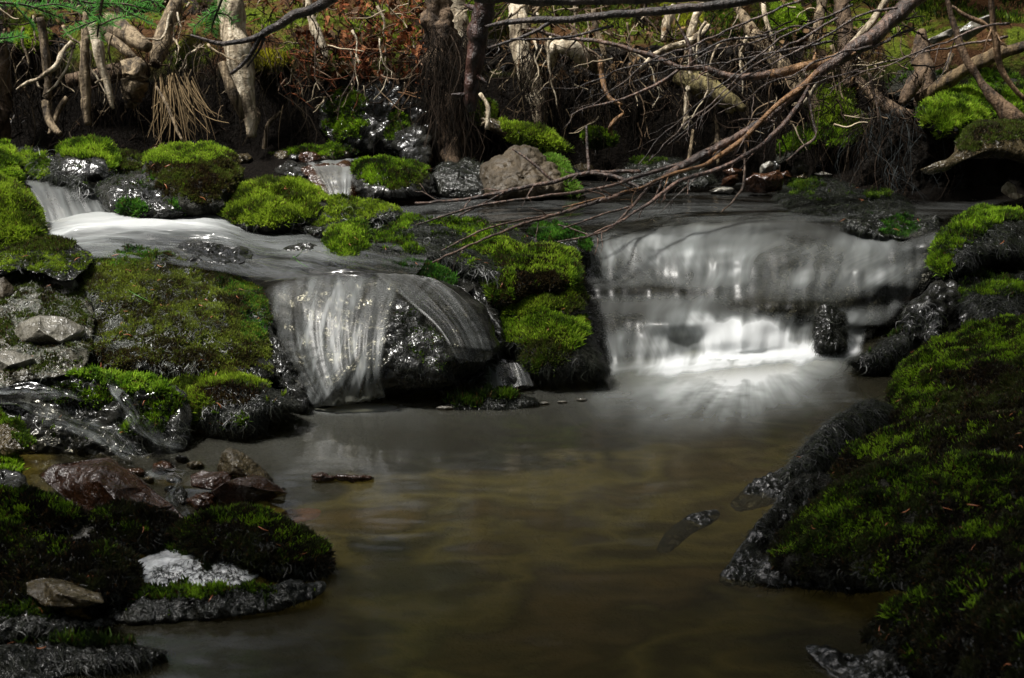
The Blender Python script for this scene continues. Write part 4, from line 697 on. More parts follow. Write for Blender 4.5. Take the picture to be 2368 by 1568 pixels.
rock('moss_mat', 'low shelf of moss below the bright slab, edge combed into the water', 'mossy rock', [(200, 1385), (300, 1362), (420, 1358), (540, 1362), (660, 1360), (745, 1345), (740, 1375), (640, 1412), (540, 1425), (430, 1440), (300, 1445), (210, 1430)], [G(450, 1440, -.005), G(450, 1362, .022)], T=.025, p=3, mat='algae_rock', amp=.014, fr=14,
   moss=dict(regs=[(380, 1372, 180, 16, .9), (560, 1372, 80, 12, .6)], base=.12, pal='mid', L=.011), strand=dict(regs=[(600, 1385, 160, 30, .6)], base=.2, cols=BLACK, L=.03, dens=.25, flow=(.4, -.8, -.2)), litter=3)
stone('dark_stone', 'smooth dark olive stone under the near left weed bank', 'stone', [(55, 1345, 0), (100, 1338, 0), (170, 1352, 0), (235, 1372, 0), (240, 1395, 0), (180, 1410, 0), (110, 1400, 0), (65, 1375, 0), (130, 1370, .03), (190, 1385, .03)], lambda a, b: Z(a, np.full_like(np.asarray(b, float), 1400.), .035) + (1395 - np.asarray(b, float)) * .001 - .06, 'brown_rock', None, thick=.06)
rock('moss_mat', 'drenched black weed shelf in the bottom left corner', 'mossy rock', [(-40, 1400), (60, 1405), (150, 1425), (260, 1440), (200, 1462), (60, 1480), (-40, 1490)], [G(80, 1485, .0), G(80, 1410, .03)], T=.03, mat='algae_rock', amp=.014, fr=12, moss=dict(regs=[(60, 1420, 120, 14, .5)], base=.12, pal='dark'), strand=dict(regs=[], base=.5, cols=BLACK, L=.035, dens=.3), litter=2)
rock('moss_mat', 'lowest fan of combed wet algae in the bottom left corner', 'mossy rock', [(-40, 1505), (60, 1490), (180, 1488), (300, 1492), (385, 1505), (350, 1530), (260, 1545), (120, 1570), (-40, 1620)], [G(120, 1590, -.006), G(120, 1495, .015)], T=.02, p=3, mat='algae_rock', amp=.012, fr=14, moss=dict(regs=[(200, 1490, 140, 8, .55)], pal='dark', L=.018), strand=dict(regs=[], base=.6, cols=BLACK, L=.045, dens=.35, flow=(.5, -.8, -.2), spread=.2), litter=4)

WS = [([(130, 1318), (170, 1306), (220, 1310), (240, 1322), (190, 1332), (145, 1330)], .028, 'small wet rock patch painted white as sky glint left of the bright slab')]
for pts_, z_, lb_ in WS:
    ys_ = [p[1] for p in pts_]; rock('wet_slab', lb_, 'rock', pts_, [G(pts_[0][0], max(ys_), z_ - .004), G(pts_[0][0], min(ys_), z_ + .006)], T=.008, mat='sky_glint_rock', amp=.006, fr=24, n=60, k=14, strand=dict(regs=[], base=.4, cols=BLACK, L=.015, dens=.3))
BS = 'small dark stones along the foot of the far bank'
for k in range(34):
    x = rng.uniform(270, 1700); y = rng.uniform(335, 392) if x < 1000 else rng.uniform(385, 428); Yk = gpt(x, y) - .02; rx = rng.uniform(10, 30); ry = rx * rng.uniform(.35, .7)
    rock('bank_pebble', 'small dark stone lying at the foot of the far bank', 'stone', [(x + rx * math.cos(t) * rng.uniform(.75, 1.2), y + ry * math.sin(t) * rng.uniform(.75, 1.2)) for t in np.linspace(0, 2 * math.pi, 8)[:-1]], [(x, y + ry, Yk - .02), (x, y - ry, Yk + .03)], T=.02 + rx * .0006, mat=['wet_rock', 'brown_rock', 'red_rock'][k % 3], group=BS, amp=.008, fr=20, n=50, k=12)
# foreground right
RM = 'mid'
rock('wedge_rock', 'wedge of grey algae covered rock at the right foot of the broad fall', 'rock', [(1958, 838), (1990, 822), (2030, 800), (2080, 765), (2120, 735), (2150, 745), (2160, 800), (2130, 850), (2060, 866), (1985, 856)], [G(2050, 862, -.005), (2120, 740, 3.66)], T=.07, mat='algae_rock', amp=.010, strand=dict(regs=[], base=1, L=.04, dens=.5), moss=dict(regs=[(2085, 760, 30, 10, .9, -30)], pal='dark'), litter=2)
rock('wet_rock', 'shining black shelf with a film of running water above the wedge', 'rock', [(2085, 730), (2140, 670), (2200, 610), (2290, 590), (2400, 580), (2400, 720), (2300, 740), (2200, 790), (2130, 790)], [(2150, 790, 3.56), (2250, 600, 3.9)], T=.07, p=3, mat='wet_rock', amp=.025, fr=9, k=44, moss=dict(regs=[(2225, 690, 20, 30, .8), (2270, 640, 30, 20, .7)], pal=RM, thr=.6), strand=dict(regs=[(2120, 750, 50, 50, .8), (2300, 690, 70, 40, .7)], base=.2, L=.04, dens=.4), litter=2)
rock('mossy_boulder', 'moss topped dark boulder high on the right beside the head of the broad fall', 'boulder', [(2150, 620), (2160, 570), (2200, 520), (2250, 490), (2310, 486), (2400, 500), (2400, 600), (2300, 600), (2220, 640), (2165, 650)], [(2220, 645, 3.78), (2260, 490, 4.06)], T=.14, p=2.3, mat='algae_rock', amp=.014, moss=[dict(regs=[(2240, 520, 80, 34, 1.1, -35), (2175, 590, 30, 50, 1), (2310, 500, 60, 16, .7)], pal=RM, L=.013)], strand=dict(regs=[(2280, 580, 100, 50, 1)], cols=GREY, L=.05, dens=.4), litter=1)
rock('mossy_boulder', 'shaggy algae hung lump at the right edge over the running film', 'boulder', [(2230, 700), (2270, 665), (2330, 640), (2400, 640), (2400, 750), (2320, 752), (2260, 745)], [(2320, 750, 3.50), (2330, 645, 3.70)], T=.08, mat='algae_rock', amp=.014, moss=dict(regs=[(2300, 665, 80, 22, .9)], pal=RM), strand=dict(regs=[], base=1, cols=BLACK + GREY, L=.06, dens=.5))
rock('moss_bank', 'brightest bulging moss bank on the right shore beside the pool head', 'mossy rock', [(2048, 960), (2060, 900), (2085, 850), (2140, 800), (2200, 770), (2260, 745), (2340, 742), (2420, 750), (2420, 1010), (2300, 1010), (2180, 1020), (2090, 1000), (2055, 985)], [G(2060, 985, .03), (2250, 750, 3.50), G(2350, 1000, .16)], T=.08, p=2.6, mat='moss_base', amp=.024, fr=6, n=200, k=44,
   moss=[dict(regs=[(2250, 800, 190, 50, 1.05, -18), (2120, 900, 60, 60, .9, -30), (2330, 830, 70, 40, .6)], base=.1, pal='mid', L=.011, dens=1.2), dict(regs=[(2280, 930, 140, 60, .6)], base=.3, pal=[(.03, .03, .01), (.06, .08, .015), (.015, .01, .006)], L=.010, name='dead_moss')], litter=10)
rock('algae_rock', 'steep rock shoulder bearded with black algae at the pool side right', 'rock', [(1812, 1090), (1850, 1040), (1900, 990), (1950, 955), (2010, 925), (2070, 950), (2060, 1010), (1990, 1060), (1930, 1100), (1870, 1118), (1820, 1115)], [G(1850, 1115, -.005), G(2030, 935, .06)], T=.07, mat='algae_rock', amp=.012, strand=dict(regs=[], base=1, L=.05, dens=.6), litter=3)
rock('wet_rock', 'black wet rock apron joining the bearded shoulder to the moss hump', 'rock', [(1690, 1300), (1720, 1250), (1780, 1180), (1830, 1110), (1900, 1090), (1960, 1100), (1930, 1160), (1860, 1220), (1800, 1290), (1760, 1340), (1700, 1335)], [G(1740, 1340, -.012), G(1880, 1095, .02)], T=.03, mat='wet_rock', amp=.016, fr=14, strand=dict(regs=[], base=.5, cols=BLACK, L=.03, dens=.4))
rock('wet_rock', 'small dark wet ledge filling the gap above the bearded shoulder', 'rock', [(1990, 850), (2060, 845), (2110, 860), (2080, 930), (2050, 960), (2000, 930)], [G(2040, 955, -.03), G(2050, 850, -.02)], T=.01, mat='wet_rock', amp=.004)
rock('moss_bank', 'dark moss slope with a log stub set in it, mid right', 'mossy rock', [(1925, 1095), (1960, 1040), (2040, 1000), (2150, 975), (2300, 960), (2420, 970), (2420, 1170), (2250, 1160), (2100, 1150), (1980, 1130)], [G(1960, 1130, .03), G(2400, 980, .22), G(2300, 1160, .14)], T=.07, p=3, mat='moss_base', amp=.02, n=200, k=40,
   moss=[dict(regs=[(2060, 1020, 130, 26, .8, -12), (2250, 1010, 120, 30, .45), (2150, 1080, 150, 40, .5)], base=.2, pal=RM, L=.011), dict(regs=[], base=.45, pal=[(.03, .025, .012), (.05, .06, .015), (.012, .01, .006)], L=.010, name='dead_moss')], litter=9)
limb('log_stub', 'sawn looking dark log stub at the right edge in the moss slope', 'log', [(2296, 985, 2.70, 36), (2330, 985, 2.66, 40), (2420, 1000, 2.6, 44)], 'brown_wood', rough=.1, seg=14, wob=0)
rock('moss_bank', 'wide moss hump with undercut wet rock edge on the near right shore', 'mossy rock', [(1785, 1295), (1800, 1240), (1850, 1190), (1890, 1150), (1960, 1105), (2060, 1070), (2180, 1050), (2300, 1060), (2420, 1090), (2420, 1400), (2250, 1400), (2100, 1370), (1960, 1350), (1850, 1335)], [G(1850, 1340, .03), G(2150, 1060, .19), G(2400, 1390, .14)], T=.08, p=3, mat='moss_base', amp=.024, fr=6, n=220, k=50,
   moss=[dict(regs=[(1960, 1190, 150, 40, .85, -18), (2200, 1110, 180, 45, .9, -4), (1900, 1260, 110, 40, .85, -10), (2150, 1230, 260, 30, .55), (2350, 1150, 60, 60, .4)], base=.2, pal=RM, L=.010), dict(regs=[], base=.42, pal=[(.03, .03, .012), (.05, .07, .015), (.012, .01, .006)], L=.009, name='dead_moss')], strand=dict(regs=[(1960, 1335, 170, 20, .9)], cols=BLACK, L=.03, dens=.4), litter=14)
rock('algae_rock', 'wet rock edge with white glints beneath the wide moss hump', 'rock', [(1740, 1340), (1760, 1300), (1820, 1240), (1880, 1170), (1900, 1200), (1850, 1290), (1960, 1330), (2060, 1360), (2000, 1372), (1850, 1362), (1770, 1358)], [G(1850, 1364, -.006), G(1850, 1230, .05)], T=.03, centre=(1835, 1310), mat='wet_rock', amp=.012, fr=16, strand=dict(regs=[], base=.6, cols=GREY, L=.03, dens=.4), litter=2)
rock('moss_bank', 'darkest moss hump in the bottom right corner with sparse bright sprigs', 'mossy rock', [(2010, 1455), (2040, 1410), (2090, 1380), (2180, 1350), (2300, 1340), (2420, 1340), (2420, 1640), (2260, 1640), (2140, 1560), (2050, 1510), (2000, 1480)], [G(2050, 1505, .01), G(2250, 1350, .15), G(2300, 1640, .08)], T=.06, p=3, mat='algae_rock', amp=.02, n=200, k=40,
   moss=[dict(regs=[(2150, 1400, 140, 40, .5, -8)], base=.26, pal=RM, L=.014, dens=.9, thr=.52), dict(regs=[], base=.3, pal=[(.022, .020, .009), (.035, .042, .012), (.010, .008, .005)], L=.010, name='dead_moss')], strand=dict(regs=[(2050, 1470, 60, 60, .9), (2150, 1560, 140, 50, .8)], base=.2, cols=BLACK, L=.03, dens=.5), litter=5)
rock('wet_rock', 'half sunken rock breaking the water with a white splash, bottom right', 'rock', [(1865, 1500), (1900, 1495), (1960, 1520), (2040, 1500), (2140, 1520), (2250, 1600), (2250, 1640), (1980, 1600), (1900, 1545)], [G(1950, 1590, -.01), G(1950, 1500, .01)], T=.02, p=3, mat='wet_rock', amp=.016, fr=14, strand=dict(regs=[(2150, 1570, 120, 60, 1)], base=.3, cols=BLACK, L=.03, dens=.5))
rock('wet_rock', 'low brown submerged rock ridge glinting at the right side of the pool', 'rock', [(1690, 1160), (1740, 1120), (1800, 1085), (1840, 1095), (1860, 1130), (1800, 1160), (1740, 1180), (1700, 1180)], [G(1780, 1180, -.02), G(1780, 1090, .010)], T=.02, mat='wet_rock', amp=.012, fr=16, strand=dict(regs=[], base=.4, cols=BLACK, L=.02, dens=.4))
rock('wet_rock', 'second submerged ridge lower left of the glinting one', 'rock', [(1520, 1270), (1540, 1230), (1600, 1190), (1650, 1180), (1660, 1200), (1600, 1235), (1550, 1275)], [G(1590, 1270, -.018), G(1590, 1190, -.002)], T=.012, mat='wet_rock', amp=.009, fr=18)
rock('wet_rock', 'submerged stony toe left of the wide moss hump', 'rock', [(1665, 1340), (1690, 1300), (1740, 1285), (1780, 1300), (1770, 1350), (1700, 1358)], [G(1720, 1356, -.012), G(1720, 1290, .012)], T=.015, mat='wet_rock', amp=.01, fr=18)
# ================================================================== bank: big mounds, stones, logs
rock('algae_slope', 'grey algae combed rock slope between the stone heap and the black hollow', 'rock', [(1800, 440), (1860, 410), (1940, 402), (2020, 420), (2080, 450), (2120, 490), (2090, 505), (1960, 505), (1860, 500), (1815, 480)], [G(1960, 505, .27), (1960, 405, 4.85)], T=.04, p=3, mat='algae_rock', amp=.012, strand=dict(regs=[], base=1, L=.05, dens=.5, flow=(-.4, -.5, -.5)), moss=dict(regs=[(1860, 430, 40, 20, .5), (2030, 450, 30, 12, .5)], pal='dark'), litter=4)
rock('algae_slope', 'low wet shelf with a moss patch under the black hollow', 'rock', [(1950, 505), (2020, 492), (2100, 498), (2180, 508), (2160, 530), (2090, 552), (2010, 540), (1960, 525)], [G(2070, 552, .25), G(2070, 495, .29)], T=.02, mat='algae_rock', moss=dict(regs=[(2080, 520, 44, 18, .8)], pal='blue', L=.009), strand=dict(regs=[], base=.8, L=.03, dens=.5), litter=3)
ST = 'stones heaped at the foot of the far bank'
for k, (pts, Yb, mt, lb) in enumerate([
  ([(1720, 420, 0), (1745, 404, 0), (1800, 395, 0), (1812, 415, 0), (1810, 440, 0), (1770, 446, 0), (1725, 444, 0), (1770, 415, .03)], 4.58, 'red_rock', 'dark red flat topped stone largest of the heap by the far bank'),
  ([(1760, 385, 0), (1780, 372, 0), (1788, 380, 0), (1780, 402, 0), (1758, 402, 0), (1772, 388, .02)], 4.75, 'grey_stone', 'small square grey stone standing behind the dark red one'),
  ([(1828, 395, 0), (1838, 368, 0), (1850, 366, 0), (1872, 385, 0), (1868, 402, 0), (1835, 404, 0), (1848, 384, .03)], 4.80, 'grey_stone', 'pale capped pyramid stone right of the dark red one'),
  ([(1786, 375, 0), (1805, 366, 0), (1830, 388, 0), (1815, 405, 0), (1790, 400, 0), (1806, 385, .03)], 4.82, 'wet_rock', 'grey slaty stone between the square and the pyramid stones'),
  ([(1672, 395, 0), (1690, 386, 0), (1722, 392, 0), (1715, 410, 0), (1680, 412, 0), (1697, 398, .02)], 4.75, 'red_rock', 'reddish stone left of the heap under the branches'),
  ([(1672, 412, 0), (1705, 404, 0), (1712, 420, 0), (1695, 432, 0), (1668, 430, 0), (1688, 415, .03)], 4.68, 'red_rock', 'blocky brown stone half hidden by the branches'),
  ([(1638, 440, 0), (1665, 432, 0), (1700, 436, 0), (1690, 446, 0), (1645, 446, 0), (1668, 438, .01)], 4.62, 'grey_stone', 'flat shiny stone at the waterline left of the heap'),
  ([(1880, 385, 0), (1920, 366, 0), (1945, 372, 0), (1940, 395, 0), (1900, 402, 0), (1915, 382, .03)], 4.92, 'wet_rock', 'dark stone tucked under the far bank right of the pyramid stone'),
  ([(1840, 408, 0), (1860, 400, 0), (1868, 414, 0), (1850, 422, 0), (1852, 410, .02)], 4.75, 'brown_rock', 'small tan stone in front of the pyramid stone'),
  ([(1795, 402, 0), (1820, 395, 0), (1830, 410, 0), (1812, 418, 0), (1812, 405, .02)], 4.70, 'red_rock', 'small red stone wedged right of the largest'),
  ([(1880, 402, 0), (1905, 398, 0), (1925, 404, 0), (1900, 412, 0), (1902, 404, .015)], 4.78, 'grey_stone', 'thin pale chip lying on the algae slope')]):
    stone('bank_stone', lb, 'stone', pts, Yb, mt, ST, thick=.06, rough=.004)
rock('mossy_boulder', 'mossy arch shaped root mound over a dark gap at the far bank', 'mossy mound', [(1790, 370), (1810, 330), (1850, 300), (1910, 292), (1965, 305), (1975, 345), (1960, 350), (1925, 335), (1870, 340), (1830, 362), (1805, 382)], [(1880, 370, 4.78), (1880, 295, 4.9)], T=.06, centre=(1880, 318), mat='moss_base', moss=dict(regs=[(1850, 320, 70, 24, 1.0, -25), (1940, 320, 40, 30, .8)], pal=RM, L=.014))
rock('moss_mound', 'glowing yellow green moss mound seen through the branches', 'mossy mound', [(1890, 290), (1880, 240), (1905, 205), (1935, 195), (1965, 215), (1975, 260), (2000, 280), (1990, 320), (1930, 310)], [(1935, 310, 4.92), (1935, 200, 5.12)], T=.09, mat='moss_base', moss=dict(regs=[], base=1, pal=Yl, L=.016))
rock('moss_mound', 'fluffy bright green moss mound above the big grey log', 'mossy mound', [(2125, 265), (2150, 235), (2200, 215), (2250, 212), (2285, 235), (2290, 270), (2270, 300), (2200, 320), (2150, 300)], [(2200, 315, 4.55), (2210, 215, 4.8)], T=.12, mat='moss_base', moss=dict(regs=[(2220, 240, 90, 40, 1.2)], base=.5, pal=B, L=.017))
rock('moss_mound', 'mossy shoulder at the right edge below the long leaning log', 'mossy mound', [(2290, 230), (2340, 205), (2420, 200), (2420, 300), (2330, 290)], [(2350, 290, 4.6), (2350, 205, 4.85)], T=.1, mat='moss_base', moss=dict(regs=[], base=.7, pal=RM, L=.015))
rock('moss_mound', 'steep moss covered bank with slate pieces at the upper right', 'mossy mound', [(2060, 110), (2120, 60), (2200, 30), (2300, 10), (2420, 0), (2420, 220), (2320, 235), (2200, 225), (2090, 235), (2040, 190)], [(2200, 235, 5.0), (2200, 10, 5.6)], T=.10, p=3, mat='moss_base', amp=.03, moss=dict(regs=[(2280, 130, 120, 80, .7), (2130, 150, 70, 70, .5), (2200, 60, 60, 30, .5)], base=.3, pal=[(.09, .19, .015), (.16, .28, .02), (.02, .035, .008)], L=.014, dens=.9), litter=3)
for k, (pts, lb) in enumerate([([(2145, 92, 0), (2185, 72, 0), (2225, 58, 0), (2200, 85, 0), (2160, 102, 0), (2185, 82, .01)], 'left slate slab lying in the mossy upper right bank'), ([(2205, 75, 0), (2245, 50, 0), (2290, 35, 0), (2285, 60, 0), (2235, 95, 0), (2245, 65, .02)], 'larger slate slab set right of the other in the upper right bank')]):
    stone('slate_slab', lb, 'stone', pts, 5.05, 'grey_stone', 'slate slabs in the upper right bank', thick=.03)
rock('big_log', 'large hollowed grey log with split end over the black cavity', 'log', [(2130, 392), (2175, 378), (2205, 352), (2220, 320), (2245, 292), (2300, 283), (2420, 285), (2420, 372), (2330, 372), (2250, 365), (2200, 375), (2160, 402)], [(2250, 370, 4.25), (2300, 285, 4.42)], T=.13, p=2.6, mat='brown_rock', amp=.008, moss=dict(regs=[(2300, 300, 90, 26, .9), (2240, 330, 26, 30, .8)], pal='drab', L=.010))
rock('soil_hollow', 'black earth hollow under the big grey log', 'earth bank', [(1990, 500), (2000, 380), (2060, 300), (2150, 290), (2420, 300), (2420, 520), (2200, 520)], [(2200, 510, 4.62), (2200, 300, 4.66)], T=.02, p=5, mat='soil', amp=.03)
rock('pale_leaf', 'crumpled pale dead leaf in the black hollow', 'leaf', [(2315, 440), (2330, 420), (2348, 432), (2352, 448), (2368, 452), (2345, 462), (2325, 450)], [(2340, 460, 4.3), (2340, 425, 4.34)], T=.01, back=.006, mat='pale_wood', n=40, k=8, amp=.004)
rock('moss_patch', 'small green moss shelf in the dark bank left of the leaning branches', 'mossy mound', [(1350, 305), (1375, 298), (1400, 310), (1420, 325), (1390, 332), (1360, 325)], [(1380, 330, 4.95), (1380, 300, 5.02)], T=.05, mat='moss_base', moss=dict(regs=[], base=1, pal='mid', L=.012))
rock('moss_patch', 'moss pad beside the dark hanging trunk', 'mossy mound', [(1080, 265), (1110, 240), (1140, 235), (1150, 265), (1130, 285), (1095, 285)], [(1110, 285, 5.0), (1110, 240, 5.1)], T=.04, mat='moss_base', moss=dict(regs=[], base=1, pal=B, L=.013))
rock('wet_rock', 'low algae rock under the branches right of the tan boulder', 'rock', [(1440, 400), (1470, 372), (1520, 362), (1580, 370), (1640, 395), (1650, 425), (1560, 432), (1460, 428)], [(1540, 430, 4.68), (1540, 365, 4.85)], T=.05, mat='algae_rock', strand=dict(regs=[], base=.8, cols=BLACK, L=.04, dens=.4), moss=dict(regs=[(1490, 375, 40, 10, .7)], pal='dark'))
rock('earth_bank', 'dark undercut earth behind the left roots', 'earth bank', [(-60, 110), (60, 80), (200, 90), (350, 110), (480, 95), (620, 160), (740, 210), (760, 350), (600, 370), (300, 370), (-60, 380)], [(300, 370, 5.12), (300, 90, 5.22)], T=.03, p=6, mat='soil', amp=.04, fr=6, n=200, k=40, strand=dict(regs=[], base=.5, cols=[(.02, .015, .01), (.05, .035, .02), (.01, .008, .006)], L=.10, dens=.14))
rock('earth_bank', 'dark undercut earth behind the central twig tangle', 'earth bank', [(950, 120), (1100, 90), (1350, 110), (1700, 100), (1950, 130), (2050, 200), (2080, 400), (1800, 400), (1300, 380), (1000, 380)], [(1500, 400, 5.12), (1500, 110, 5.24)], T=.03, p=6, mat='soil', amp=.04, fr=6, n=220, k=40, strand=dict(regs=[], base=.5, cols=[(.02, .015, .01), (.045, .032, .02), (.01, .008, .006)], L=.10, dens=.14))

rock('moss_patch', 'golden yellow moss cushion right beside the bleached leaning tree', 'mossy mound', [(575, 120), (590, 90), (625, 70), (665, 75), (690, 100), (670, 140), (620, 165), (585, 158)], [(620, 165, 5.1), (620, 75, 5.4)], T=.08, mat='moss_base', moss=dict(regs=[], base=1, pal=[(.34, .34, .02), (.45, .42, .04), (.12, .11, .012)], L=.016))
rock('moss_patch', 'yellow moss cushion at the top edge behind the dark hanging branch', 'mossy mound', [(1068, -20), (1150, -20), (1160, 20), (1130, 60), (1090, 65), (1070, 30)], [(1110, 65, 5.3), (1110, -20, 5.6)], T=.06, mat='moss_base', moss=dict(regs=[], base=.9, pal=Yl, L=.016))
rock('moss_patch', 'bright sunlit moss seen between the pale roots at the top', 'mossy mound', [(1540, 10), (1600, 5), (1620, 40), (1600, 80), (1560, 70), (1540, 40)], [(1580, 80, 5.3), (1580, 5, 5.5)], T=.06, mat='moss_base', moss=dict(regs=[], base=1, pal=[(.36, .40, .03), (.48, .5, .06), (.12, .13, .015)], L=.016))
rock('moss_patch', 'green moss pad in the tangle below the top right branches', 'mossy mound', [(1780, 20), (1830, 15), (1860, 40), (1840, 70), (1800, 68)], [(1820, 70, 5.25), (1820, 15, 5.4)], T=.05, mat='moss_base', moss=dict(regs=[], base=1, pal=B, L=.015))
rock('moss_patch', 'light green moss clump at the upper left corner under the fir spray', 'mossy mound', [(40, 90), (60, 65), (100, 70), (115, 95), (90, 110), (55, 108)], [(80, 110, 5.1), (80, 65, 5.25)], T=.05, mat='moss_base', moss=dict(regs=[], base=1, pal=Yl, L=.015))
rock('bank_edge', 'dark litter covered brink of the left bank', 'earth bank', [(-60, -30), (150, -30), (360, -30), (540, -30), (545, 90), (420, 120), (300, 110), (200, 100), (60, 120), (-60, 130)], [(200, 130, 5.16), (200, -30, 5.6)], T=.03, p=6, mat='soil', amp=.05, fr=6, n=180, moss=dict(regs=[(60, 70, 60, 30, .8), (330, 20, 90, 30, .4)], base=.15, pal='drab', L=.014), strand=dict(regs=[], base=.6, cols=[(.05, .03, .018), (.12, .08, .05), (.01, .008, .006)], L=.07, dens=.15))

# ================================================================== roots, trunks, branches
RT = 'roots hanging out of the cut bank'
limb('dead_tree', 'thick bleached leaning trunk, palest at the upper left, split below', 'tree trunk', [(528, -20, 5.0, 26), (540, 60, 4.97, 30), (556, 140, 4.93, 30), (566, 210, 4.9, 24), (578, 270, 4.87, 15), (584, 318, 4.85, 10)], 'pale_wood', rough=.25, seg=16, fr=10,
   twigs=[[(512, 145, 4.84, 9), (528, 190, 4.82, 13), (545, 230, 4.82, 13), (560, 275, 4.83, 7)]], tmat='tan_wood')
limb('hanging_root', 'slim whitish root, second from the left edge, bending toward the rocks', 'root', [(92, 40, 4.9, 9), (100, 80, 4.9, 11), (108, 150, 4.88, 10), (112, 190, 4.87, 9), (106, 240, 4.86, 10), (118, 285, 4.82, 9), (140, 310, 4.78, 6)], 'tan_wood', group=RT, twigs=[[(155, 225, 4.88, 6), (130, 265, 4.86, 7), (115, 310, 4.8, 5)]])
limb('hanging_root', 'straight pinkish brown root ending above the moss capped rock', 'root', [(200, 30, 4.9, 8), (198, 100, 4.87, 10), (196, 170, 4.85, 12), (199, 240, 4.83, 11), (202, 290, 4.82, 8)], 'tan_wood', group=RT)
limb('hanging_root', 'chalky lichen root with a pointed free end', 'root', [(210, 55, 4.8, 8), (224, 100, 4.78, 13), (234, 150, 4.76, 11), (246, 190, 4.75, 9), (256, 225, 4.74, 7), (261, 252, 4.73, 3)], 'pale_wood', group=RT, twigs=[[(238, 185, 4.75, 4), (226, 188, 4.73, 3), (220, 192, 4.72, 2)]])
limb('forked_root', 'crooked pale forked root clawing left over the dark bank', 'root', [(166, 95, 4.78, 5), (145, 120, 4.75, 6), (132, 150, 4.73, 6), (100, 175, 4.72, 5), (84, 186, 4.71, 5), (60, 194, 4.7, 4), (38, 208, 4.69, 2)], 'pale_wood', group=RT, twigs=[[(168, 115, 4.78, 3), (155, 155, 4.75, 3), (130, 195, 4.73, 3), (100, 222, 4.71, 1.5)], [(84, 186, 4.71, 3), (88, 200, 4.7, 2.5), (100, 206, 4.7, 1)]])
limb('broken_log', 'snapped weathered log end with pale splinters', 'log', [(255, 60, 5.0, 24), (285, 75, 4.93, 24), (315, 95, 4.87, 20), (342, 108, 4.83, 13)], 'tan_wood', seg=14, rough=.35, fr=14, twigs=[[(255, 85, 4.94, 14), (285, 110, 4.88, 14), (315, 135, 4.85, 6)]])
limb('hanging_stump', 'shaggy rotten brown stump hanging to a point', 'stump', [(322, 140, 4.83, 14), (312, 160, 4.81, 30), (308, 190, 4.8, 32), (306, 220, 4.8, 22), (302, 250, 4.79, 8)], 'tan_wood', seg=18, rough=.55, fr=30, wob=.006)
limb('cross_log', 'dark horizontal log behind the hanging roots', 'log', [(160, 185, 5.02, 17), (220, 178, 5.0, 19), (290, 165, 4.98, 20), (340, 158, 4.97, 20)], 'brown_wood', seg=12)
limb('leaning_log', 'brown leaning log behind the shaggy stump', 'log', [(410, 0, 5.15, 16), (390, 50, 5.1, 18), (372, 100, 5.05, 20), (360, 150, 5.0, 16)], 'tan_wood', seg=12, rough=.35)
limb('dead_tree', 'brown trunk at the upper left frame edge', 'tree trunk', [(-25, 80, 5.0, 30), (-10, 180, 4.98, 34), (-20, 330, 4.95, 40)], 'brown_wood', seg=14)
limb('root', 'whiskered twisted root below the reddish bracken', 'root', [(712, -10, 5.1, 9), (720, 40, 5.08, 8), (728, 70, 5.07, 12), (745, 110, 5.05, 9), (752, 140, 5.03, 6)], 'pale_wood', group=RT, wob=.008)
limb('hanging_root', 'short hooked pinkish root over the seeping rock face', 'root', [(580, 240, 5.0, 3), (600, 262, 4.97, 5), (590, 300, 4.95, 4)], 'tan_wood', group=RT)
limb('hanging_root', 'small forked root hanging over the seeping rock face', 'root', [(650, 258, 5.02, 4), (620, 290, 5.0, 5), (612, 340, 4.98, 5), (606, 390, 4.96, 3)], 'tan_wood', group=RT)
limb('fibrous_stump', 'tall stringy stump draped in black rootlets left of centre', 'stump', [(1010, -20, 5.02, 24), (1018, 60, 5.0, 34), (1035, 150, 4.97, 38), (1042, 230, 4.95, 34), (1048, 320, 4.92, 30), (1050, 400, 4.85, 26)], 'brown_wood', seg=20, rough=.5, fr=26)
limb('dead_tree', 'pale trunk behind the stringy stump', 'tree trunk', [(1050, -20, 5.2, 20), (1060, 60, 5.18, 24), (1068, 130, 5.15, 20), (1072, 210, 5.1, 12), (1066, 300, 5.05, 6)], 'pale_wood', seg=12)
limb('dead_tree', 'pale trunk with peeling fibre right of the dark hanging trunk', 'tree trunk', [(1190, -10, 5.18, 22), (1200, 50, 5.14, 24), (1208, 110, 5.1, 22), (1225, 180, 5.07, 24), (1242, 240, 5.05, 20), (1250, 290, 5.02, 14)], 'pale_wood', seg=16, rough=.35)
limb('hanging_branch', 'near black reddish broken branch hanging at centre top', 'branch', [(1128, -20, 4.3, 26), (1112, 50, 4.3, 24), (1100, 110, 4.3, 22), (1092, 170, 4.3, 18), (1088, 220, 4.3, 16), (1092, 258, 4.3, 9)], 'dark_bark', seg=16, rough=.3, fr=22, stubs=5, col=(.9, .5, .4))
limb('gnarled_root', 'bulbous pale root knob curling out of the bank', 'root', [(1275, 150, 5.0, 10), (1285, 112, 4.95, 16), (1310, 108, 4.93, 20), (1345, 128, 4.95, 18), (1385, 150, 5.0, 20)], 'pale_wood', seg=14)
limb('mossy_root', 'thick greenish dead limb ending in a snout like stub', 'log', [(1570, 170, 4.95, 26), (1610, 190, 4.9, 28), (1650, 215, 4.86, 26), (1690, 238, 4.83, 20), (1725, 254, 4.8, 7)], 'tan_wood', seg=16, rough=.25, col=(.72, .78, .52), twigs=[[(1690, 240, 4.83, 14), (1685, 262, 4.82, 9)]])
limb('diagonal_log', 'tan barkless log sloping down behind the right branches', 'log', [(1700, 10, 5.25, 9), (1745, 80, 5.15, 16), (1800, 150, 5.05, 20), (1860, 220, 4.98, 16), (1900, 260, 4.95, 8)], 'tan_wood', seg=12, rough=.3)
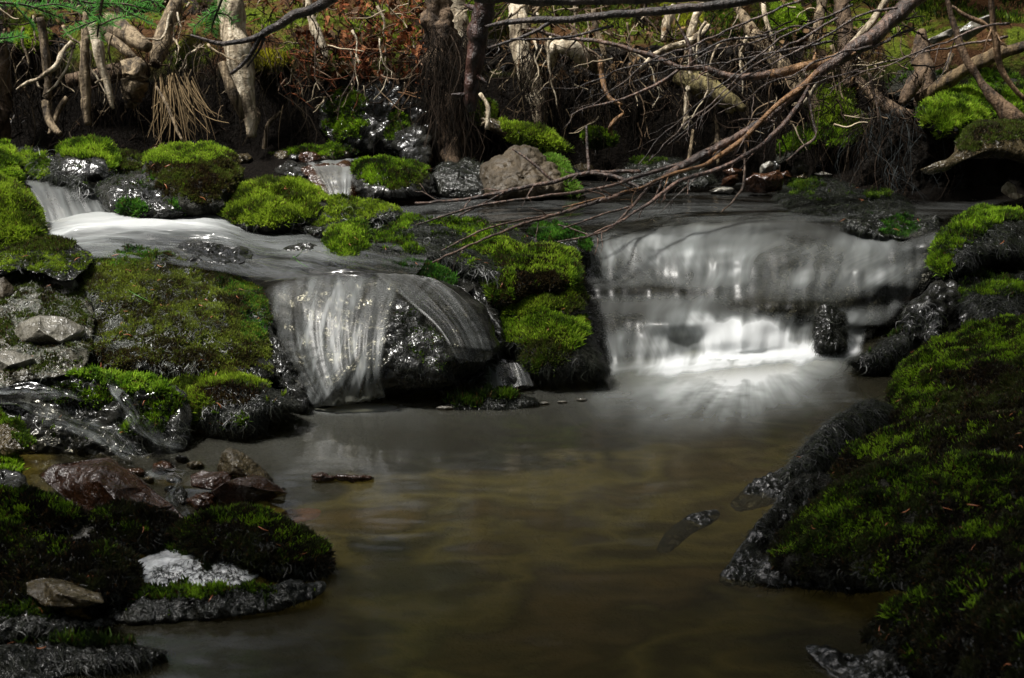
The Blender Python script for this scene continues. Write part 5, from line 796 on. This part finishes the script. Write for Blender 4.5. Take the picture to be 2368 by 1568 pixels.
RW = [('pale_root', 'white forked root reaching down to the dark water', [(1600, 110, 4.9, 6), (1596, 180, 4.88, 6), (1588, 240, 4.86, 7), (1582, 300, 4.84, 4)], 'pale_wood'),
 ('pale_root', 'arching white root ending in a pale tip left', [(1640, 60, 5.0, 7), (1600, 95, 4.96, 8), (1550, 110, 4.93, 7), (1510, 130, 4.9, 6), (1480, 160, 4.88, 4)], 'pale_wood'),
 ('pale_root', 'short stubby white root leaning right near the top', [(1560, 15, 5.1, 9), (1545, 45, 5.08, 12), (1535, 95, 5.05, 7)], 'pale_wood'),
 ('pale_root', 'straight white root dropping beside the tan log', [(1620, 10, 5.05, 8), (1606, 50, 5.0, 9), (1590, 110, 4.97, 7), (1585, 150, 4.95, 5)], 'pale_wood'),
 ('tan_root', 'orange brown root stepping down in the middle of the tangle', [(1388, 140, 4.85, 5), (1392, 180, 4.83, 6), (1400, 210, 4.8, 5), (1415, 232, 4.78, 5), (1440, 242, 4.77, 2)], 'orange_wood'),
 ('tan_root', 'pinkish vertical root above the pale knob', [(1372, 20, 5.1, 6), (1378, 70, 5.08, 8), (1394, 110, 5.06, 6), (1400, 135, 5.05, 5)], 'tan_wood'),
 ('pale_root', 'curved white stem right of the greenish limb', [(1765, -10, 5.15, 5), (1770, 40, 5.1, 5), (1785, 90, 5.06, 4), (1780, 130, 5.04, 3)], 'pale_wood'),
 ('tan_root', 'short hooked orange root below the stepping one', [(1440, 262, 4.82, 2.5), (1420, 278, 4.8, 4), (1410, 290, 4.8, 4), (1408, 305, 4.8, 2.5)], 'orange_wood'),
 ('pale_root', 'gray knobbed twig with bark hanging over the rotten log', [(1110, 215, 4.8, 4), (1125, 235, 4.78, 4), (1130, 260, 4.77, 6), (1126, 300, 4.76, 5)], 'pale_wood'),
 ('tan_root', 'brown root reaching the stones by the far bank', [(1655, 270, 4.9, 4), (1660, 330, 4.85, 5), (1658, 380, 4.82, 4)], 'tan_wood'),
 ('tan_root', 'thin brown root standing left of the far stones', [(1600, 300, 4.9, 3), (1596, 350, 4.87, 4), (1590, 400, 4.8, 3)], 'tan_wood'),
 ('pale_root', 'bright splintered root stub at the upper right', [(1905, -10, 5.2, 14), (1890, 60, 5.1, 10), (1870, 110, 5.05, 6)], 'tan_wood'),
 ('tan_root', 'brown upright broken root behind the arching branch', [(1940, -10, 5.25, 16), (1955, 90, 5.15, 18), (1960, 200, 5.05, 12)], 'brown_wood'),
 ('tan_root', 'fibrous brown snag standing in the mossy bank at right', [(2128, 70, 4.98, 8), (2135, 120, 4.95, 20), (2138, 180, 4.9, 24), (2136, 250, 4.85, 22)], 'brown_wood'),
 ('tan_root', 'dark splintered plank leaning against the brown snag', [(2150, 145, 4.8, 3), (2125, 180, 4.78, 13), (2100, 215, 4.76, 15), (2085, 240, 4.75, 8)], 'brown_wood'),
 ('tan_root', 'knotted stub root right of the mossy mound in the branches', [(1985, 180, 4.95, 7), (2010, 210, 4.9, 12), (2040, 240, 4.85, 18), (2080, 262, 4.8, 16), (2120, 268, 4.8, 8)], 'brown_wood'),
 ('pale_root', 'pale flat splinter of wood in the upper right moss', [(2200, 125, 4.8, 7), (2192, 150, 4.78, 6), (2190, 168, 4.77, 3)], 'tan_wood')]
for nm, lb, pts, mt in RW: limb(nm, lb, 'root', pts, mt, group=RT, rough=.3, auto=(2 if pts[0][3] < 8 else 0), autoL=30)
limb('fallen_log', 'long leaning split log crossing the right edge', 'log', [(2425, 90, 4.6, 13), (2330, 118, 4.65, 15), (2250, 148, 4.7, 14), (2190, 190, 4.75, 17), (2120, 235, 4.8, 14)], 'tan_wood', seg=12, rough=.35, col=(.5, .45, .36))
limb('dead_branch', 'pale arching stem that ends in a dark splintered butt, far right', 'branch', [(2188, -15, 4.6, 5), (2205, 50, 4.58, 7), (2222, 110, 4.56, 8), (2245, 155, 4.54, 8), (2272, 192, 4.52, 9), (2290, 215, 4.5, 13), (2330, 262, 4.48, 22), (2368, 300, 4.46, 26)], 'brown_wood', col=(1.1, 1.05, 1.0))
limb('dead_branch', 'second pale arching stem nearer the right edge', 'branch', [(2292, -15, 4.4, 6), (2298, 70, 4.4, 7), (2312, 150, 4.4, 7), (2340, 200, 4.4, 6), (2380, 240, 4.4, 5)], 'brown_wood', col=(1.7, 1.6, 1.45), auto=4)
limb('dead_branch', 'thin grey twig slanting to the slate slabs', 'branch', [(2200, 15, 4.7, 3), (2230, 35, 4.7, 5), (2270, 52, 4.7, 5), (2300, 75, 4.7, 4)], 'brown_wood', col=(1.7, 1.6, 1.5))
# the long arching dead branch and its fellows (they hang out over the stream)
limb('arching_branch', 'longest dead branch arching from the top right down over the stream', 'branch', [(2150, -30, 4.55, 20), (2080, 30, 4.5, 18), (2020, 85, 4.45, 17), (1960, 120, 4.42, 15), (1900, 168, 4.4, 12), (1840, 215, 4.38, 11), (1780, 268, 4.35, 10), (1700, 318, 4.32, 9), (1620, 360, 4.3, 9), (1560, 395, 4.25, 9), (1500, 430, 4.2, 7), (1400, 460, 4.1, 5), (1290, 495, 4.0, 4), (1180, 530, 3.85, 3.5), (1080, 570, 3.72, 3), (1000, 608, 3.62, 2.5)], 'dark_bark', col=(2.2, 1.9, 1.7), stubs=10, rough=.2,
   twigs=[[(1600, 372, 4.3, 5), (1500, 400, 4.25, 4.5), (1400, 432, 4.2, 4), (1250, 455, 4.12, 3.5), (1100, 478, 4.05, 3), (960, 520, 3.95, 2)],
          [(1290, 495, 4.0, 3), (1200, 510, 3.92, 2.5), (1110, 535, 3.82, 2.5), (1020, 580, 3.7, 1.5)], [(1500, 432, 4.2, 4), (1460, 480, 4.08, 3.5), (1410, 530, 3.95, 3), (1365, 545, 3.9, 3), (1290, 560, 3.86, 2)],
          [(1365, 545, 3.9, 2.5), (1340, 535, 3.92, 2), (1290, 520, 3.95, 1.5)], [(1380, 540, 3.92, 2), (1384, 560, 3.9, 1.5), (1376, 590, 3.88, 1)], [(1460, 478, 4.08, 3), (1380, 500, 4.0, 2.5), (1300, 530, 3.92, 1.5)]], auto=16, autoL=90)
limb('bare_branch', 'orange barked section branch running left from the arching branch', 'branch', [(1985, 108, 4.44, 13), (1930, 138, 4.43, 12), (1890, 148, 4.42, 11), (1840, 160, 4.4, 10), (1780, 172, 4.42, 9)], 'orange_wood', stubs=4)
limb('long_branch', 'dark branch sagging left from the orange one across the tangle', 'branch', [(1790, 170, 4.43, 8), (1700, 178, 4.45, 8), (1620, 155, 4.47, 7), (1570, 155, 4.48, 7), (1500, 128, 4.5, 6), (1400, 100, 4.52, 5), (1300, 85, 4.55, 4), (1220, 66, 4.57, 3)], 'dark_bark', col=(2.4, 1.9, 1.5), twigs=[[(1600, 155, 4.47, 5), (1595, 110, 4.48, 5), (1575, 70, 4.5, 3), (1560, 40, 4.5, 2)], [(1570, 160, 4.48, 4), (1530, 190, 4.46, 4), (1450, 225, 4.45, 3), (1340, 255, 4.45, 2)]], auto=8, autoL=70)
limb('long_branch', 'second long branch parallel below the arching one, orange flecked', 'branch', [(1890, 165, 4.36, 7), (1850, 205, 4.35, 8), (1790, 250, 4.33, 6), (1720, 320, 4.3, 6), (1640, 375, 4.26, 5), (1560, 400, 4.22, 4), (1460, 440, 4.15, 3), (1300, 480, 4.05, 2)], 'orange_wood', col=(.8, .75, .7), auto=8, autoL=60)
limb('long_branch', 'third thin branch trailing lowest toward the broad fall', 'branch', [(1870, 200, 4.3, 4), (1840, 250, 4.28, 6), (1800, 300, 4.26, 6), (1740, 350, 4.22, 5), (1650, 395, 4.18, 5), (1570, 420, 4.12, 5), (1500, 470, 4.02, 4), (1430, 515, 3.94, 3), (1370, 542, 3.88, 2)], 'dark_bark', col=(2.4, 2, 1.8), auto=8, autoL=60)
limb('long_branch', 'pale thin branch rising beside the upper end of the arching branch', 'branch', [(2060, -20, 4.55, 8), (2010, 60, 4.5, 8), (1960, 110, 4.47, 7), (1900, 180, 4.44, 5), (1860, 240, 4.42, 4)], 'pale_wood', col=(.7, .7, .7), auto=4)
limb('long_branch', 'forked twig hanging down in front of the far stones', 'branch', [(1865, 210, 4.3, 3.5), (1875, 260, 4.28, 3.5), (1885, 315, 4.25, 3), (1850, 345, 4.24, 2.5), (1818, 372, 4.22, 2)], 'dark_bark', col=(3, 2.8, 2.6))
limb('long_branch', 'nearly vertical thin twig dipping to the upper stream', 'branch', [(1725, 330, 4.3, 3), (1722, 380, 4.28, 3), (1715, 435, 4.25, 3), (1690, 470, 4.2, 2), (1668, 492, 4.16, 1.5)], 'dark_bark', col=(3, 2.8, 2.4))
limb('long_branch', 'twig descending in the mossy right bank', 'branch', [(2010, 170, 4.5, 4), (2025, 230, 4.48, 4), (2033, 290, 4.46, 2)], 'dark_bark', col=(2.6, 2.4, 2.0), auto=3)
limb('long_branch', 'wet twig arching left across the tan boulder to the mid stream', 'branch', [(1480, 395, 4.5, 5), (1360, 400, 4.46, 5), (1280, 420, 4.42, 5), (1180, 440, 4.38, 5), (1080, 460, 4.34, 4), (960, 470, 4.3, 3)], 'dark_bark', col=(1.8, 1.5, 1.3), twigs=[[(1280, 420, 4.42, 4), (1230, 375, 4.44, 3.5), (1185, 345, 4.46, 2)], [(1170, 442, 4.38, 3), (1060, 500, 4.2, 2.5), (980, 530, 4.1, 1.5)], [(1362, 400, 4.46, 4), (1358, 340, 4.5, 4), (1356, 290, 4.52, 3)], [(1362, 400, 4.46, 4), (1420, 408, 4.44, 5), (1480, 435, 4.4, 4)]], auto=6, autoL=60)
limb('top_branch', 'dark branch spanning the top edge at centre', 'branch', [(1120, 62, 4.2, 3), (1200, 48, 4.2, 7), (1300, 45, 4.2, 8), (1400, 35, 4.2, 9), (1500, 28, 4.2, 10), (1650, 12, 4.2, 11), (1800, -12, 4.2, 12)], 'dark_bark', rough=.15, twigs=[[(1280, 46, 4.2, 5), (1230, 75, 4.18, 4), (1130, 112, 4.15, 3)], [(1420, 60, 4.2, 3), (1300, 88, 4.18, 3), (1180, 90, 4.15, 2)]], auto=4)
limb('top_branch', 'thick dark limb grazing the very top edge', 'branch', [(1100, -8, 4.1, 12), (1300, 0, 4.1, 12), (1500, -4, 4.1, 12), (1900, -30, 4.1, 14)], 'dark_bark')
limb('top_branch', 'blurred dark branch sweeping down at the upper left centre', 'branch', [(800, -30, 3.3, 12), (740, 12, 3.3, 12), (680, 35, 3.3, 11), (630, 65, 3.3, 10), (600, 85, 3.3, 8), (560, 96, 3.3, 6), (500, 98, 3.3, 5), (440, 80, 3.3, 3)], 'dark_bark', rough=.12, twigs=[[(602, 85, 3.3, 7), (580, 125, 3.3, 6), (560, 150, 3.3, 5), (535, 170, 3.3, 4)], [(612, 88, 3.3, 4), (600, 115, 3.3, 3), (572, 155, 3.3, 2)]])
limb('reed_stalk', 'straight tan dry stalk left of the grass fan', 'stalk', [(360, 200, 4.7, 3), (385, 240, 4.66, 4), (405, 290, 4.62, 4), (424, 328, 4.6, 3)], 'tan_wood', rough=.1)
TR = 'thin roots dangling from the cut bank'
for k in range(44):
    x0 = rng.choice([rng.uniform(20, 560), rng.uniform(1180, 1960), rng.uniform(620, 980)], p=[.25, .6, .15]); y0 = rng.uniform(-10, 130); Lp = rng.uniform(90, 230); Yb = rng.uniform(4.78, 5.0) + .15 * (y0 < 40); aa = rng.normal() * .35; xx, yy = x0, y0; pts = []
    rr0 = rng.uniform(2.0, 5.0)
    for i in range(7):
        t = i / 6; pts.append((xx, min(yy, 340), Yb - .05 * t, rr0 * (1 - .75 * t))); aa += rng.normal() * .45; aa *= .8; xx += math.sin(aa) * Lp / 6; yy += math.cos(aa) * Lp / 6
    limb('thin_root', 'thin weathered root dangling in the cut bank', 'root', pts, ['pale_wood', 'tan_wood', 'pale_wood', 'brown_wood'][k % 4], group=TR, rough=.3, auto=2, autoL=40, seg=8, wob=.008)
TB = 'thin dead branches sweeping in from the upper right'
for k in range(13):
    x0 = rng.uniform(1750, 2380); y0 = rng.uniform(-30, 120); Lp = rng.uniform(260, 620); Yb = rng.uniform(4.2, 4.6); sl = rng.uniform(.15, .75); pts = []
    for i in range(7):
        t = i / 6; pts.append((x0 - Lp * t, y0 + Lp * sl * t * (.6 + .5 * t) + 7 * rng.normal() * (i > 0), Yb - .15 * t, 3.2 * (1 - .75 * t)))
    limb('thin_branch', 'thin bare dead branch sweeping left and down from the upper right', 'branch', pts, 'dark_bark', group=TB, rough=.2, auto=6, autoL=70, seg=7, wob=.006, col=(rng.uniform(.7, 2.6),) * 3)
# tangle of dead twigs: nobody could count it
def tangle(name, boxes, cols, n, mat='fibre', Lr=(30, 110), r=(1.0, 2.6), grav=.15):
    mb = MB()
    wts = np.array([b[-1] for b in boxes], float); wts /= wts.sum()
    for k in range(n):
        b = boxes[rng.choice(len(boxes), p=wts)]; x = rng.uniform(b[0], b[2]); y = rng.uniform(b[1], b[3]); Y = rng.uniform(b[4], b[5]); L = rng.uniform(*Lr); a = rng.uniform(0, math.pi) + (0 if rng.random() < .7 else math.pi / 2)
        m = 7; pts = []; yy = Y
        for i in range(m):
            pts.append((x, y, yy)); x += math.cos(a) * L / m; y += math.sin(a) * L / m * .9 + grav * L / m * i / m; yy += rng.normal() * .008 - .003; a += rng.normal() * .32
        P = catmull(np.array(pts), 9); R = rng.uniform(*r) * Y / F; P3 = W(P[:, 0], P[:, 1], P[:, 2]); c = np.array(cols[rng.integers(0, len(cols))]) * rng.uniform(.5, 1.4)
        tube(mb, P3, np.linspace(R, R * .4, 9), 4, 0, c=c, cap=False)
        if rng.random() < .6:
            i = rng.integers(2, 6); v = norm(P3[i + 1] - P3[i]); u = norm(v + rng.normal(size=3) * .8); l = L * Y / F * .35; tube(mb, np.array([P3[i], P3[i] + u * l * .5 + rng.normal(size=3) * .004, P3[i] + u * l]), [R * .6, R * .45, R * .2], 4, 0, c=c, cap=False)
    return mb.build(name, M[mat])
RED = [(.16, .055, .025), (.10, .035, .018), (.20, .11, .06), (.24, .16, .11)]; BRN = [(.06, .04, .024), (.025, .017, .012), (.14, .10, .065), (.32, .26, .18), (.012, .009, .007), (.02, .014, .01)]; DRK = [(.010, .008, .006), (.006, .005, .004), (.035, .025, .018)]
tag(tangle('twig_tangle', [(600, -20, 1010, 190, 5.0, 5.5, 3), (640, 100, 1000, 230, 4.95, 5.15, 1.5)], BRN + RED, 420), 'tangle of dead reddish and grey twigs above the seeping rock', 'twigs', None, 'stuff')
tag(tangle('twig_tangle', [(1080, -20, 1500, 280, 4.85, 5.3, 3), (1400, -20, 2100, 330, 4.8, 5.3, 5), (1700, 60, 2150, 300, 4.5, 4.9, 2)], BRN + DRK, 620), 'tangle of dead brown twigs over the central and right bank', 'twigs', None, 'stuff')
tag(tangle('twig_tangle', [(-20, -20, 620, 110, 4.95, 5.4, 3), (-20, 60, 560, 330, 4.85, 5.15, 2)], BRN + DRK, 300, Lr=(20, 80)), 'thin twigs and root ends over the left bank', 'twigs', None, 'stuff')
# bracken: dead fronds, rust red
def fronds(name, boxes, cols, n, L=.07):
    mb = MB()
    for k in range(n):
        b = boxes[k % len(boxes)]; x = rng.uniform(b[0], b[2]); y = rng.uniform(b[1], b[3]); P0 = W(x, y, rng.uniform(b[4], b[5])); v = norm(rng.normal(size=3) + np.array([0, -.2, -.5])); s = norm(np.cross(v, rng.normal(size=3))); l = L * rng.uniform(.6, 1.4); c = np.array(cols[rng.integers(0, len(cols))]) * rng.uniform(.6, 1.3)
        t = np.linspace(0, 1, 9)[:, None]; sp_ = P0 + v * l * t + np.array([0, 0, -.4]) * l * t ** 2
        Vv = []; q = []
        for i in range(1, 9):
            for sg in (-1, 1):
                a = sp_[i]; wl = l * .32 * (1 - i / 9.5); tip = a + s * sg * wl + v * wl * .5 + rng.normal(size=3) * .003; j = len(Vv)
                Vv += [sp_[i - 1], a, tip, (a + sp_[i - 1]) / 2 + s * sg * wl * .6]; q.append([j, j + 3, j + 2, j + 1])
        mb.add(np.array(Vv), q, None, c)
    return mb.build(name, M['fibre'], smooth=False)
tag(fronds('bracken', [(600, -40, 1050, 140, 5.15, 5.6), (680, 60, 980, 170, 5.02, 5.2), (640, -40, 1000, 60, 5.4, 5.9)], [(.15, .045, .018), (.09, .028, .012), (.22, .09, .04), (.08, .05, .03), (.05, .03, .02)], 1300, .036), 'dead rust red bracken on the bank top', 'bracken', None, 'stuff')
tag(fronds('leaf_litter', [(-60, -60, 620, 60, 5.3, 5.9), (-60, -20, 560, 110, 5.12, 5.4), (1950, -60, 2420, 120, 5.15, 5.9), (1950, -60, 2420, 60, 5.6, 6.3), (1080, -20, 1950, 110, 5.1, 5.5), (1200, 60, 2000, 200, 4.95, 5.1)], [(.10, .06, .03), (.04, .025, .015), (.16, .10, .05), (.03, .02, .012)], 1300, .035), 'brown leaf litter caught on the bank top', 'leaf litter', None, 'stuff')
# hanging rootlets: curtains of fine fibre
def curtain(name, lb, boxes, cols, n, L=(60, 170), wd=.0011):
    mb = MB(); P = []; LL = []
    for k in range(n):
        b = boxes[rng.choice(len(boxes), p=np.array([q[-1] for q in boxes]) / sum(q[-1] for q in boxes))]; P.append(W(rng.uniform(b[0], b[2]), rng.uniform(b[1], b[3]), rng.uniform(b[4], b[5]))); LL.append(rng.uniform(*L) / F * 5)
    P = np.array(P); LL = np.array(LL); N = norm(np.tile([0, -1., .05], (n, 1)) + rng.normal(size=(n, 3)) * .25)
    strands(mb, P, N, LL, wd, cols, spread=.16, seg=7, lift=.01, sag=.2)
    tag(mb.build(name, M['fibre']), lb, 'rootlets', None, 'stuff')
FB = [(.008, .006, .005), (.006, .005, .004), (.10, .075, .045), (.005, .004, .003), (.006, .005, .004), (.02, .015, .01)]
curtain('hanging_rootlets', 'fine brown rootlets hanging under the left bank edge', [(-20, 90, 520, 260, 4.85, 5.1, 3), (380, 60, 720, 260, 4.88, 5.1, 2)], FB, 900)
curtain('hanging_rootlets', 'black rootlets draped round the stringy stump', [(985, 60, 1085, 300, 4.86, 4.96, 1)], DRK, 900)
curtain('hanging_rootlets', 'dark rootlets hanging through the central and right tangle', [(1190, 90, 1260, 240, 4.98, 5.02, 1), (1270, 110, 1720, 260, 4.85, 5.1, 4), (1720, 60, 2050, 330, 4.75, 5.0, 4)], FB + DRK, 1100)
curtain('hanging_rootlets', 'shaggy dark rootlets of the snag over the black hollow', [(1990, 240, 2140, 380, 4.6, 4.8, 4), (2040, 380, 2120, 440, 4.55, 4.7, 1)], DRK + [(.04, .045, .045)], 800)
# dry grass fan
mb = MB()
for k in range(58):
    u_ = rng.random(); x = 365 + 85 * u_ + rng.normal() * 6; y = 165 + rng.random() * 45; a = -.05 + .50 * u_ + rng.normal() * .13; L = rng.uniform(80, 165); Y = rng.uniform(4.62, 4.8); cv = rng.normal() * .22
    pts = [(x + math.sin(a + cv * t) * L * t, y + math.cos(a + cv * t) * L * t, Y - .04 * t) for t in np.linspace(0, 1, 6)]; P = catmull(np.array(pts), 10); y_ = np.minimum(P[:, 1], 336)
    tube(mb, W(P[:, 0], y_, P[:, 2]), np.linspace(1.5, .5, 10) * rng.uniform(.6, 1.3) * 4.7 / F, 4, 0, c=np.array([.28, .20, .11]) * rng.uniform(.2, 1.3), cap=False)
tag(mb.build('dry_grass', M['fibre']), 'fan of dry straw coloured grass hanging beside the bleached trunk', 'grass', None, 'stuff')
# green fir sprays
def fir(name, lb, pts, L=.026, twigs=()):
    mb = MB(); P, R = curve3(pts); tube(mb, P, R, 6, .1, c=(1.4, 1, .8)); o = mb.build(name, M['dark_bark']); tag(o, lb, 'fir twig', 'green fir twigs at the top left')
    for t in [pts] + list(twigs):
        nk = int(max(14, np.linalg.norm(np.diff(np.array(t)[:, :2], axis=0), axis=1).sum() / 3.2)); P, R = curve3(t, n=nk); T = norm(np.gradient(P, axis=0)); m2 = MB(); S = norm(np.cross(T, [0, .5, .8]))
        for sd in (-1, 1):
            for rep in range(2):
                d = norm(S * sd * (.9) + T * .55 + rng.normal(size=P.shape) * .16 + np.array([0, 0, .15])); l = L * (.7 + .5 * rng.random((nk, 1))); wv = norm(np.cross(d, rng.normal(size=P.shape) * .3 + [0, .7, .7])) * .0009
                b = P + T * rng.random((nk, 1)) * .004; Vv = np.stack([b - wv * .6, b + wv * .6, b + d * l * .6 + wv, b + d * l, b + d * l * .6 - wv], 1); V4 = np.stack([Vv[:, 0], Vv[:, 1], Vv[:, 2], Vv[:, 3], Vv[:, 4]], 1)
                i = np.arange(nk)[:, None] * 5; m2.add(V4.reshape(-1, 3), i + np.array([[0, 1, 2, 4]]), i + np.array([[4, 2, 3]]), np.array([.15, .42, .09]) * (.5 + .8 * rng.random((nk * 5, 1))))
        if t is not pts:
            m3 = MB(); tube(m3, P, R, 5, .1, c=(1.4, 1, .8)); m3.build('twig', M['dark_bark'], o)
        m2.build('needles', M['needle'], o)
FI = [([(-20, 5, 3.6, 4), (60, 12, 3.6, 3), (140, 40, 3.6, 2)], 'fir spray filling the top left corner', [[(30, 8, 3.6, 2), (60, 40, 3.58, 2), (78, 60, 3.57, 1)], [(80, 16, 3.6, 2), (130, 10, 3.6, 2), (180, 22, 3.6, 1)]]),
 ([(-20, 90, 3.55, 3), (15, 88, 3.55, 2), (50, 82, 3.55, 1)], 'small fir tip at the left edge below the corner spray', []),
 ([(240, -20, 3.6, 4), (232, 30, 3.6, 3), (225, 85, 3.6, 2)], 'reddish fir twig drooping above the chalky root', [[(230, 45, 3.6, 2), (190, 60, 3.58, 2), (155, 75, 3.56, 1)], [(228, 60, 3.6, 2), (260, 45, 3.58, 2), (290, 38, 3.56, 1)]]),
 ([(130, -20, 3.7, 3), (200, 5, 3.7, 3), (290, 10, 3.7, 3), (365, 28, 3.7, 1)], 'long fir spray along the top edge above the broken log', [[(260, 8, 3.7, 2), (300, 30, 3.68, 2), (350, 52, 3.66, 1)], [(180, 0, 3.7, 2), (210, 35, 3.68, 2), (260, 55, 3.66, 1)], [(310, 10, 3.7, 2), (340, 0, 3.7, 2), (370, 8, 3.7, 1)]]),
 ([(520, -20, 3.6, 3), (505, 20, 3.6, 3), (492, 55, 3.6, 2), (488, 75, 3.6, 1)], 'hanging fir twig just left of the bleached trunk', [[(505, 20, 3.6, 2), (475, 38, 3.58, 1.5), (448, 62, 3.57, 1)], [(500, 30, 3.6, 2), (525, 35, 3.6, 1.5), (540, 50, 3.6, 1)]])]
for p, lb, tw in FI: fir('fir_twig', lb, p, twigs=tw)
# moss and green on the bank top
def ground_moss(name, lb, box, n, pal, L=.018, thr=.1):
    x = rng.uniform(box[0], box[2], n); y = rng.uniform(box[1], box[3], n); z = ground_z(x, y); P = np.stack([x, y, z], -1); e = .01
    N = norm(np.stack([-(ground_z(x + e, y) - z) / e, -(ground_z(x, y + e) - z) / e, 1 + 0 * x], -1)); k = (fbm(P * 4, 3) > thr) & (z > .02) & ((y > 5) | (np.abs(x) > .385 * y)); mb = MB(); shoots(mb, P[k], N[k], L, .002, pal); tag(mb.build(name, M['moss']), lb, 'moss', None, 'stuff')
ground_moss('bank_moss', 'patchy yellow green moss on the bank top', (-1.9, 5.2, 2.1, 6.6), 60000, Yl)
ground_moss('bank_moss', 'dark green moss on the shore beyond the right frame edge', (.75, 1.4, 3.0, 4.6), 70000, 'mid', L=.016, thr=-.2)
ground_moss('bank_moss', 'dark green moss on the shore beyond the left frame edge', (-3.0, 1.4, -.75, 4.6), 70000, 'mid', L=.016, thr=-.2)
ground_moss('bank_moss', 'green moss over the slope behind the right bank', (.6, 5.3, 3.6, 8.5), 120000, 'dark', L=.022, thr=-.25)
ground_moss('bank_moss', 'dull brown green moss over the slope behind the left bank', (-3.0, 5.6, .6, 8.5), 90000, 'drab', L=.022, thr=-.2)
# needles fallen on the moss: each one its own
LG = 'rust orange needles fallen on moss and rock'
nd = None
for b, n, lb in LITTER:
    P, N, pp, _ = b.sample(n * 4); ok = N[:, 2] > .05; P, N = P[ok][:n], N[ok][:n]
    short = ' '.join(lb.split()[:9])
    for p, nn in zip(P, N):
        if nd is None:
            mb = MB(); tube(mb, np.array([(-.009, 0, 0), (-.004, .0012, .0006), (.001, .001, .001), (.006, -.0005, .0004), (.010, -.003, 0)]), [.0004, .0011, .0013, .0011, .0004], 5, 0, c=(1, 1, 1), flat=.5); m_ = NT('rust_needle'); M['rust'] = m_.done(m_.pbr((.30, .10, .035), .4)); nd = mb.build('fallen_needle', M['rust']); o = nd
        else: o = nd.copy(); COL.objects.link(o)
        o.location = p + nn * .004 + np.array([0, -.003, .003]); o.rotation_mode = 'QUATERNION'; q = Vector(nn).to_track_quat('Z', 'X'); from mathutils import Quaternion
        o.rotation_quaternion = q @ Quaternion((0, 0, 1), rng.uniform(0, 6.28)); k = rng.uniform(.6, 1.15); o.scale = (k, k, k)
        tag(o, 'small rust orange fallen needle on the moss or wet rock', 'needle', LG)
# grass blades
GB = 'single grass blades by the water'
for k, (pts, lb) in enumerate([([(672, 600, 3.62, 1.5), (690, 590, 3.6, 2), (705, 572, 3.6, 1)], 'short grass blade pointing up over the left channel'), ([(678, 592, 3.62, 1.5), (690, 605, 3.6, 2), (712, 618, 3.58, 1)], 'short grass blade bent down over the left channel'), ([(425, 1060, 3.15, 1.5), (455, 685 + 370, 3.1, 2), (500, 1085, 3.0, 1)], 'hidden'),
    ([(298, 672 , 3.4, 1.5), (330, 690, 3.36, 2), (352, 700, 3.34, 1)], 'green grass blade lying on the large moss mat')]):
    if lb != 'hidden':
        mb = MB(); P, R = curve3(pts, n=10); tube(mb, P, R * .9, 4, 0, c=(.10, .28, .03), flat=.3); tag(mb.build('grass_blade', M['moss']), lb, 'grass blade', GB)
# ================================================================== trees added around, out of view, for shade and dark reflections
def conifer(x, y, h, lb, seed, low=.12, dens=1.0, spread=1.0, leaf=1.0):
    r = np.random.default_rng(seed); z0 = float(ground_z(np.array(x), np.array(y))); mb = MB(); tube(mb, np.array([(x, y, z0 - .3), (x + .05, y, z0 + h * .5), (x, y + .05, z0 + h)]), [h * .022, h * .013, .02], 10, .1, fr=4); o = mb.build('conifer', M['brown_wood']); tag(o, lb, 'tree', 'conifers added out of view round the stream')
    n = int(2600 * dens / leaf ** 2); t = r.random(n) ** .8 * (1 - low) + low; a = r.uniform(0, 6.28, n); rad = spread * h * .26 * (1.05 - t) * np.sqrt(r.random(n)); P = np.stack([x + np.cos(a) * rad, y + np.sin(a) * rad, z0 + h * t - rad * .35], -1)
    d = norm(np.stack([np.cos(a), np.sin(a), -.35 + 0 * a], -1) + r.normal(size=(n, 3)) * .3); s = norm(np.cross(d, [0, 0, 1.])); l = leaf * (.22 + .2 * r.random((n, 1))); 
    V = np.stack([P, P + d * l * .5 + s * l * .33, P + d * l, P + d * l * .5 - s * l * .33], 1); m2 = MB(); m2.add(V.reshape(-1, 3), np.arange(n * 4).reshape(-1, 4), None, np.repeat(np.array([.025, .06, .015]) * (.6 + .8 * r.random((n, 1))), 4, 0)); m2.build('crown', M['needle'], o)
k = 0
for x, y, h, low, dn, sp_ in [(-1.7, 13.0, 9, .1, 1, 1), (-5.6, 8.2, 11, .1, 1, 1), (1.7, 8.2, 12, .1, 1.2, 1), (2.3, 8.0, 11, .1, 1, 1), (4.0, 7.0, 12, .1, 1, 1), (1.6, 11.0, 14, .1, 1, 1), (3.2, 10.5, 14, .1, 1, 1), (-6.4, 11.4, 13, .12, 1, 1), (5.5, 4.6, 11, .1, 1, 1), (4.2, 2.4, 10, .1, 1, 1), (4.8, -.5, 12, .1, 1, 1), (2.6, -2.8, 12, .1, 1, 1), (-.2, -4.6, 13, .1, 1, 1),
        (-5.8, 10.5, 12, .1, 1, 1), (6.5, 8.5, 14, .1, 1, 1), (1.0, 7.3, 9, .12, 1.3, .8), (1.3, 7.2, 9, .12, 1.3, 1), (-2.2, 1.15, 9.0, .42, .24, .9), (-2.5, 2.2, 13, .48, .22, .8), (-9.5, 1.0, 11, .1, 1, 1), (-8.5, 6.5, 11, .1, 1, 1), (-1.4, -2.4, 10, .25, 1, 1), (1.2, -2.2, 11, .25, 1, 1), (3.5, 3.4, 10, .2, 1, .9), (3.3, 1.1, 9, .25, 1, .9), (-4.2, -2.0, 10, .2, 1, .8)]:  # sparse pair at left added to shade the foreground and right bank
    k += 1; conifer(x, y, h, 'tall dark conifer added out of view for shade and reflections', 100 + k, low=low, dens=dn, spread=sp_, leaf=.45 if x < -2 and x > -3 and y < 3 else 1.0)
